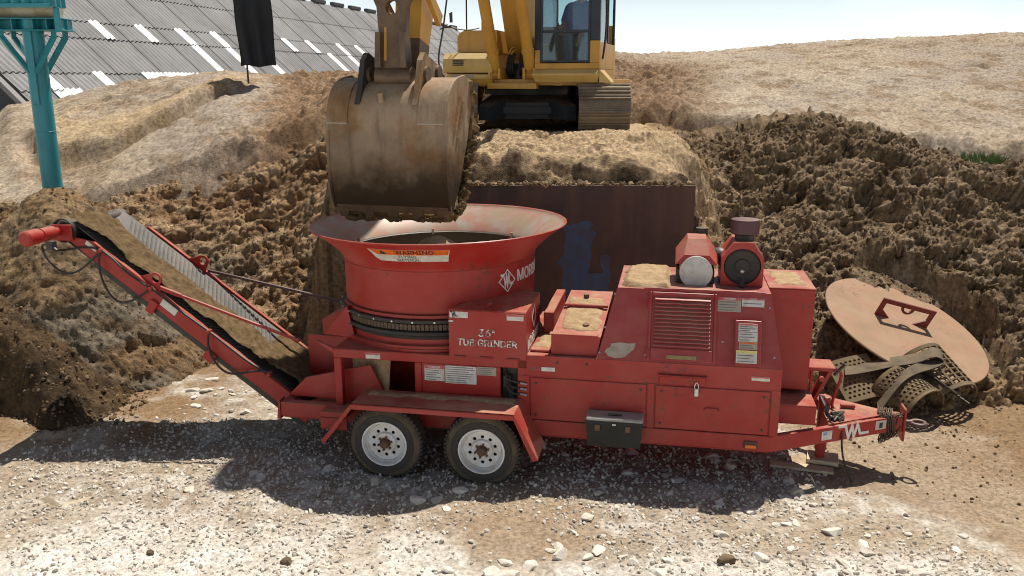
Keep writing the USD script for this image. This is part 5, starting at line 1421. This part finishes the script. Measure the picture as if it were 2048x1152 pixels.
part(cb, "upper_window", bx(.3355, 1.0445, -1.585, -1.577, 1.5755, 2.50, .001), "cab_glass")
part(cb, "door_window", bx(1.200, 1.207, -1.51, -.75, 1.405, 2.50, .001), "cab_glass")
part(cb, "side_window", bx(.230, .237, -1.51, -.06, 1.405, 2.50, .001), "cab_glass")
part(cb, "rear_window", bx(.2555, 1.1795, -.03, -.022, 1.722, 2.50, .001), "cab_glass")
part(cb, "grab_rail", tube(spline([(1.25, -1.45, 1.15), (1.275, -1.48, 1.3), (1.275, -1.46, 2.2), (1.25, -1.45, 2.4)], 16), .016, 8), "black_iron")
part(cb, "seat", cat_(bx(.50, .96, -.75, -.28, 1.30, 1.42, .03), hull([(.50, -.30, 1.40), (.96, -.30, 1.40), (.50, -.20, 1.40), (.96, -.20, 1.40), (.54, -.16, 2.02), (.92, -.16, 2.02), (.54, -.08, 2.02), (.92, -.08, 2.02)]), bx(.58, .88, -.70, -.32, 1.001, 1.299)), "cab_dark")
part(cb, "console", cat_(bx(.36, .46, -.95, -.4, 1.30, 1.55, .02), bx(1.0, 1.08, -.95, -.4, 1.30, 1.55, .02), cyl((.42, -.9, 1.55), (.44, -.95, 1.72), .018, 8), cyl((1.04, -.9, 1.55), (1.02, -.95, 1.72), .018, 8)), "cab_dark")
ep("cab_skirt", cat_(hull([(.20, -1.70, .93), (1.235, -1.70, .93), (.20, -1.615, .995), (1.235, -1.615, .995), (.20, -1.70, .905), (1.235, -1.70, .905), (.235, -1.60, .80), (1.20, -1.60, .80), (.235, -1.43, .80), (1.20, -1.43, .80), (.20, -1.43, .995), (1.235, -1.43, .995)])), "yellow_pale")
ep("step_corner", hull([(1.237, -1.66, .99), (1.237, -1.2, .99), (1.237, -1.66, .80), (1.237, -1.2, .80), (1.40, -1.50, .80), (1.40, -1.2, .80), (1.385, -1.50, .83), (1.385, -1.2, .83)]), "yellow_pale")
ep("mirror_wire", cat_(tube(spline([(-1.30, -1.45, .86), (-1.38, -1.5, 1.05), (-1.33, -1.5, 1.5), (-1.26, -1.5, 1.9), (-1.22, -1.5, 2.15)], 20), .014, 6),
                       tube(spline([(-1.36, -1.5, 1.62), (-1.15, -1.48, 1.64), (-1.10, -1.4, 1.60)], 10), .011, 6), tube(spline([(-1.34, -1.5, 1.72), (-1.2, -1.5, 1.66), (-.86, -1.0, 1.66)], 10), .010, 6)), "black_iron")
ep("mirror", moved(hull([(-.02, 0, -.08), (.02, 0, -.08), (-.03, 0, .06), (.015, 0, .08), (-.02, .03, -.08), (.02, .03, -.08), (-.03, .03, .06), (.015, .03, .08)]), (-1.17, -1.5, 1.80)), "black_iron")
ep("antenna_rod", cyl((-1.04, -1.1, 1.60), (-1.04, -1.1, 2.3), .012, 6), "black_iron")

# compost caught in the bucket
vs = []
X, Z = np.meshgrid(np.arange(-BW + .03, BW + .06, .025), np.arange(-.60, .80, .025), indexing="ij")
out = lin(Z, [-.6, -.35, .1, .5, .8], [.20, .44, .70, .86, .80])
Yb = out - .03 + .09 * (billow(P3(X, Z, 7), 3, 601) - .3) + .10 * smooth(.45, .70, X) * smooth(.3, -.2, Z)
t = thing("bucket_load", "dark compost filling the excavator bucket and hanging out of its right side", "compost", EC, -EYAW)
pl_ = part(t, "compost_lump", moved(solid_sheet(np.stack([X, Yb, Z], -1), .12), (XP, BF, .035)), "compost", smooth=40)
cl_ = []
rr = np.random.default_rng(12)
for k in range(80):
    z = -.54 + .80 * rr.random()
    cl_.append(moved(rock(.015 + .045 * rr.random() ** 2, 700 + k, 2, (.9, 1, 1)), (XP + BW + .01 + .05 * rr.random(), BF + float(lin(np.array(z), [-.6, -.35, .1, .5], [.20, .44, .70, .86])) + .03 * rr.random(), z)))
for k in range(14):
    cl_.append(moved(rock(.03 + .025 * rr.random(), 760 + k, 2, (1.2, .8, .8)), (XP - .6 + 1.2 * rr.random(), BF + .10 + .05 * rr.random(), -.60 - .02 * rr.random())))
part(t, "compost_lumps", cat_(cl_), "compost", smooth=40)
t.SetCustomDataByKey("kind", "stuff")

# ------------------------------------------------------------ operator
import manifold3d as m3
def sph(p, r):
    return m3.Manifold.sphere(float(r), 20).translate([float(c) for c in p])
def flesh(bones, edge=.02, it=8):
    """One continuous body: every bone the hull of the balls at its joints."""
    ms = [m3.Manifold.batch_hull([sph(p, r) for p, r in b]) for b in bones]
    m = m3.Manifold.batch_boolean(ms, m3.OpType.Add).refine_to_length(edge).to_mesh()
    o = trimesh.Trimesh(m.vert_properties[:, :3], m.tri_verts, process=True)
    trimesh.smoothing.filter_taubin(o, lamb=.5, nu=.53, iterations=it)
    return o
OP = thing("person", "operator in a blue shirt and jeans seated behind the cab's windscreen", "person", EC, -EYAW)
ox, oy, oz = .73, -.50, 1.50
J = lambda x, y, z: np.array([ox + x, oy + y, oz + z])
hip, chest, neck, head = J(0, 0, .06), J(0, .06, .42), J(0, .03, .58), J(0, -.02, .76)
body = [[(J(-.12, .02, .03), .12), (J(.12, .02, .03), .12), (J(-.10, .05, .25), .12), (J(.10, .05, .25), .12)],
        [(J(-.10, .05, .25), .12), (J(.10, .05, .25), .12), (J(-.15, .06, .47), .10), (J(.15, .06, .47), .10)],
        [(J(0, .05, .52), .075), (J(0, .0, .66), .062)],
        [(J(0, .015, .74), .088), (J(0, -.02, .81), .09), (J(0, -.05, .68), .055)],
        [(J(0, -.095, .735), .02), (J(0, -.118, .715), .017)]]
arms, hands = [], []
for s in (-1, 1):
    sh, el, wr = J(s * .20, .06, .47), J(s * .26, -.10, .22), J(s * .24, -.36, .16)
    body += [[(sh, .065), (el, .048)], [(el, .048), (wr, .032)]]
    palm = wr + np.array([0, -.06, .02])
    body += [[(wr, .030), (palm + [-.025, 0, 0], .018), (palm + [.025, 0, 0], .018)]]
    for k in range(4):
        kx = (k - 1.5) * .018
        a = palm + [kx, -.02, 0]
        b_ = a + [0, -.035, -.008 - .003 * k]
        c_ = b_ + [0, -.015, -.03]
        body += [[(a, .0105), (b_, .0095)], [(b_, .0095), (c_, .0085)]]
    th = palm + [-s * .032, .015, .005]
    body += [[(th, .012), (th + [-s * .015, -.03, .005], .010)], [(th + [-s * .015, -.03, .005], .010), (th + [-s * .01, -.055, -.005], .009)]]
    kn, an = J(s * .13, -.42, .02), J(s * .12, -.50, -.40)
    body += [[(J(s * .10, 0, .03), .10), (kn, .072)], [(kn, .070), (an, .048)], [(an + [0, .02, -.06], .040), (an + [0, -.15, -.065], .034)]]
    body += [[(J(s * .088, .0, .755), .016), (J(s * .090, .005, .785), .018)]]
part(OP, "body", flesh(body, .016, 6), "skin", smooth=True)
shirt = [[(J(-.13, .02, .02), .135), (J(.13, .02, .02), .135), (J(-.12, .05, .25), .135), (J(.12, .05, .25), .135)],
         [(J(-.12, .05, .25), .135), (J(.12, .05, .25), .135), (J(-.165, .06, .47), .108), (J(.165, .06, .47), .108)], [(J(-.1, .05, .50), .09), (J(.1, .05, .50), .09), (J(0, .05, .54), .085)]]
for s in (-1, 1):
    sh, el = J(s * .20, .06, .47), J(s * .26, -.10, .22)
    shirt += [[(sh, .085), (sh + (el - sh) * .75, .075)]]
part(OP, "shirt", flesh(shirt, .022, 7), "shirt_blue", smooth=True)
tr_ = [[(J(-.10, .03, .02), .13), (J(.10, .03, .02), .13)]]
for s in (-1, 1):
    kn, an = J(s * .13, -.42, .02), J(s * .12, -.50, -.40)
    tr_ += [[(J(s * .10, 0, .02), .118), (kn, .088)], [(kn, .086), (an, .066)]]
part(OP, "jeans", flesh(tr_, .025, 6), "jeans", smooth=True)
part(OP, "hair", flesh([[(J(0, .035, .80), .085), (J(0, .0, .845), .082), (J(0, .05, .73), .06)]], .02, 4), "hair_brown", smooth=True)
for s in (-1, 1):
    part(OP, "eye", moved(trimesh.creation.icosphere(2, .011), J(s * .032, -.102, .772)), "print_black")
    part(OP, "shoe", flesh([[(J(s * .12, -.48, -.455), .048), (J(s * .12, -.66, -.465), .040)]], .02, 3), "rubber", smooth=True)
part(OP, "mouth", moved(hull([(-.022, 0, 0), (.022, 0, 0), (0, -.004, .005), (0, -.004, -.005), (0, .006, 0)]), J(0, -.108, .685)), "decal_red")

# ------------------------------------------------------------ barn far behind on the left
RA, RP = math.radians(15), math.radians(42)
ra = np.array([math.sin(RA), math.cos(RA), 0])
rd_ = np.array([ra[1] * math.cos(RP), -ra[0] * math.cos(RP), -math.sin(RP)])
rn = np.cross(rd_, ra)
rn = rn if rn[2] > 0 else -rn
RO = np.array([-10.38, 40.0, 7.33])
BN = thing("barn", "long barn with a steep grey corrugated roof and white skylight panels, far behind", "barn", (0, 0, 0), 0)
SW, A0 = .97, -19.55
rows = [(-.22, 1.40), (1.40, 2.90), (2.90, 3.63), (3.63, 5.06), (5.06, 5.70), (5.70, 6.9), (6.9, 8.2)]
sky_cells = {}
for a in (-14.46, -12.52, -10.72, -8.61, -6.4, -4.26, -1.68, .95, 3.1, 5.4, 8.2):
    sky_cells[(round((a - A0 - .1) / SW), 2)] = 1
for a in (-10.6, -8.5, -6.4, -1.5, .9, 3.3):
    sky_cells[(round((a - A0 - .1) / SW), 3)] = 1
for a in (-18.9, -17.0, -14.9, -13.9, -12.4, -11.4, -4.2, -2.2, 5.2):
    sky_cells[(round((a - A0 - .1) / SW), 4)] = 1
for a in (-18.6, -17.0, -16.0, -14.0, -12.9, -11.4, -10.4, -7.0):
    sky_cells[(round((a - A0 - .1) / SW), 5)] = 1
n_col = 46
for i in range(n_col):
    for j, (d0, d1) in enumerate(rows):
        key = (i, j)
        lit = key in sky_cells
        lift = .010 * ((i + 1) % 2) + .020
        dd = np.array([d0 - .07, d1])
        def sheet(s0, w, up):
            ss = np.linspace(s0, s0 + w, max(8, int(26 * w / SW)))
            pp = .028 * np.cos(ss / SW * 5 * 2 * PI)
            return grid(np.stack([[RO + ra * (A0 + i * SW + ss[k]) + rd_ * d + rn * (pp[k] + up + .028 * m_) for m_, d in enumerate(dd)] for k in range(len(ss))]), True)
        if lit:
            w = .40 if j in (2, 3) or (j == 4 and i < 4) else SW
            part(BN, "skylight_panel", sheet(.1 if w < SW else 0, w, lift + .035), "skylight_white", smooth=True)
        part(BN, "roof_sheet", sheet(0, SW + .05, lift), "roof_sheet", smooth=True)
# the far slope, gable wall and ridge pieces
far = np.array([-rd_[0], -rd_[1], rd_[2]])
e0, e1_ = A0 - .2, A0 + n_col * SW
c = lambda a, d, sl, dn=0: RO + ra * a + sl * d + np.array([0, 0, dn])
part(BN, "far_roof", hull([c(e0, -.25, rd_, .0), c(e1_, -.25, rd_, .0), c(e0, 8.4, far), c(e1_, 8.4, far), c(e0, -.25, rd_, -.1), c(e1_, -.25, rd_, -.1), c(e0, 8.4, far, -.1), c(e1_, 8.4, far, -.1)]), "ridge_dark")
gz = -1.5
g0, g1_, g2_ = c(A0 + .25, 8.0, rd_), c(A0 + .25, 0, rd_, -.12), c(A0 + .25, 8.0, far)
gw = [g0, g1_, g2_, [g2_[0], g2_[1], gz], [g0[0], g0[1], gz]]
part(BN, "gable_wall", hull(gw + [np.array(p) + ra * .2 for p in gw]), "barn_wall")
wl_ = [c(A0 + .46, 7.7, rd_), c(e1_ - .1, 7.7, rd_)]
part(BN, "side_wall", hull([p for w in wl_ for p in (w, w + np.array([-.2, 0, 0]), np.array([w[0], w[1], gz]), np.array([w[0] - .2, w[1], gz]))]), "barn_wall")
part(BN, "verge_board", hull([c(e0, -.3, rd_, .03) + ra * 0, c(e0 + .16, -.3, rd_, .03), c(e0, 8.2, rd_, .03), c(e0 + .16, 8.2, rd_, .03), c(e0, -.3, rd_, -.12), c(e0 + .16, -.3, rd_, -.12), c(e0, 8.2, rd_, -.12), c(e0 + .16, 8.2, rd_, -.12)]), "roof_sheet")
for k in range(22):
    a = -18.5 + k * 2.05
    m = bx(-.62, .62, -.10, .12, -.02, .16, .03)
    R = np.eye(4)
    R[:3, 0], R[:3, 1], R[:3, 2] = ra, np.array([-ra[1], ra[0], 0]), (0, 0, 1)
    part(BN, "ridge_vent", moved(m, RO + ra * a + rd_ * -.26 + np.array([0, 0, .06]), R), "ridge_dark")

# ------------------------------------------------------------ teal loading tower and black curtain
TX, TY, TZ = -6.97, 12.9, 2.03
t = thing("loading_tower", "teal steel column carrying a corrugated teal bin at the upper left", "tower", (TX, TY, TZ), 0)
part(t, "column", lathe([(.142, -.8), (.142, 2.62), (0, 2.62)], 32), "teal_paint", smooth=35)
part(t, "column_seam", lathe([(.1425, 1.0), (.146, 1.004), (.146, 1.012), (.1425, 1.016)], 32), "teal_paint")
for k, (dx, dy) in enumerate(((-.40, -.16), (.40, -.16), (-.40, .16), (.40, .16))):
    part(t, "brace", tube([(dx * .10, dy * .9, 1.86), (dx * .95, dy, 2.36), (dx * .95, dy, 2.44)], .045, 4), "teal_paint")
part(t, "brace", cat_(bx(-.055, .055, -.175, -.145, 1.40, 2.44)), "teal_paint")
part(t, "cross_beam", cat_(bx(-.56, .52, -.20, .20, 2.44, 2.46), bx(-.56, .52, -.20, .20, 2.60, 2.62), bx(-.56, .52, -.015, .015, 2.461, 2.599), *[bx(x - .01, x + .01, -.19, .19, 2.461, 2.599) for x in (-.5, -.2, .1, .3, .48)]), "teal_paint")
part(t, "end_plate", bx(.44, .53, -.23, -.205, 2.42, 2.76), "teal_paint")
part(t, "end_plate", bx(-.56, -.47, -.23, -.205, 2.42, 2.76), "teal_paint")
part(t, "tank", tube([(-1.8, .06, 2.77), (.38, .06, 2.77)], .145, 20), "pale_tank", smooth=35)
xs = np.linspace(-1.9, .47, 80)
zz = np.array([2.76, 3.9])
sq = np.sign(np.sin(xs * 2 * PI / .145)) * .028
Pw = np.stack([[(x, -.36 + q + .10 * (z - 2.76) * 0, z) for z in zz] for x, q in zip(xs, np.convolve(sq, [.5, .5], "same"))])
part(t, "corrugated_side", solid_sheet(Pw, -.006), "teal_paint", smooth=False)
Pw = np.stack([[(.475 + q, y, z) for z in zz] for y, q in zip(np.linspace(-.36, .04, 24), np.convolve(np.sign(np.sin(np.linspace(-.36, .04, 24) * 2 * PI / .145)) * .028, [.5, .5], "same"))])
part(t, "corrugated_side", solid_sheet(Pw, .006), "teal_paint", smooth=False)
part(t, "bin_floor", bx(-1.9, .44, -.32, .04, 2.93, 2.96), "teal_paint")
part(t, "bin_rail", bx(-1.9, .49, -.41, -.395, 2.74, 2.80), "teal_paint")

sx0, sy0 = -5.24, 17.9
sz0 = float(lookup_hill((sx0, sy0)))
t = thing("hanging_curtain", "black fabric curtain hung on a thin mast in front of the barn roof", "curtain", (sx0, sy0, 0), 0)
uu_, vv_ = np.meshgrid(np.linspace(0, 1, 30), np.linspace(0, 1, 24), indexing="ij")
zt, zb_ = 5.75, 4.07
wl_, wr_ = -.38 + .09 * vv_, .40 + .05 * vv_
Pc = np.stack([wl_ + (wr_ - wl_) * uu_, .035 * np.sin(uu_ * 17 + 1.5 * np.sin(vv_ * 3)) * (.35 + vv_) + .03 * np.sin(vv_ * 9 + uu_ * 4), zt + (zb_ - zt) * vv_ + .02 * np.sin(uu_ * 9) * vv_], -1)
part(t, "cloth", solid_sheet(Pc, .006), "banner_black", smooth=40)
part(t, "mast", cyl((-.18, .08, sz0 - .4), (-.18, .08, 5.80), .02, 8), "black_iron")
part(t, "crossbar", cyl((-.44, .04, 5.76), (.42, .04, 5.76), .018, 8), "black_iron")
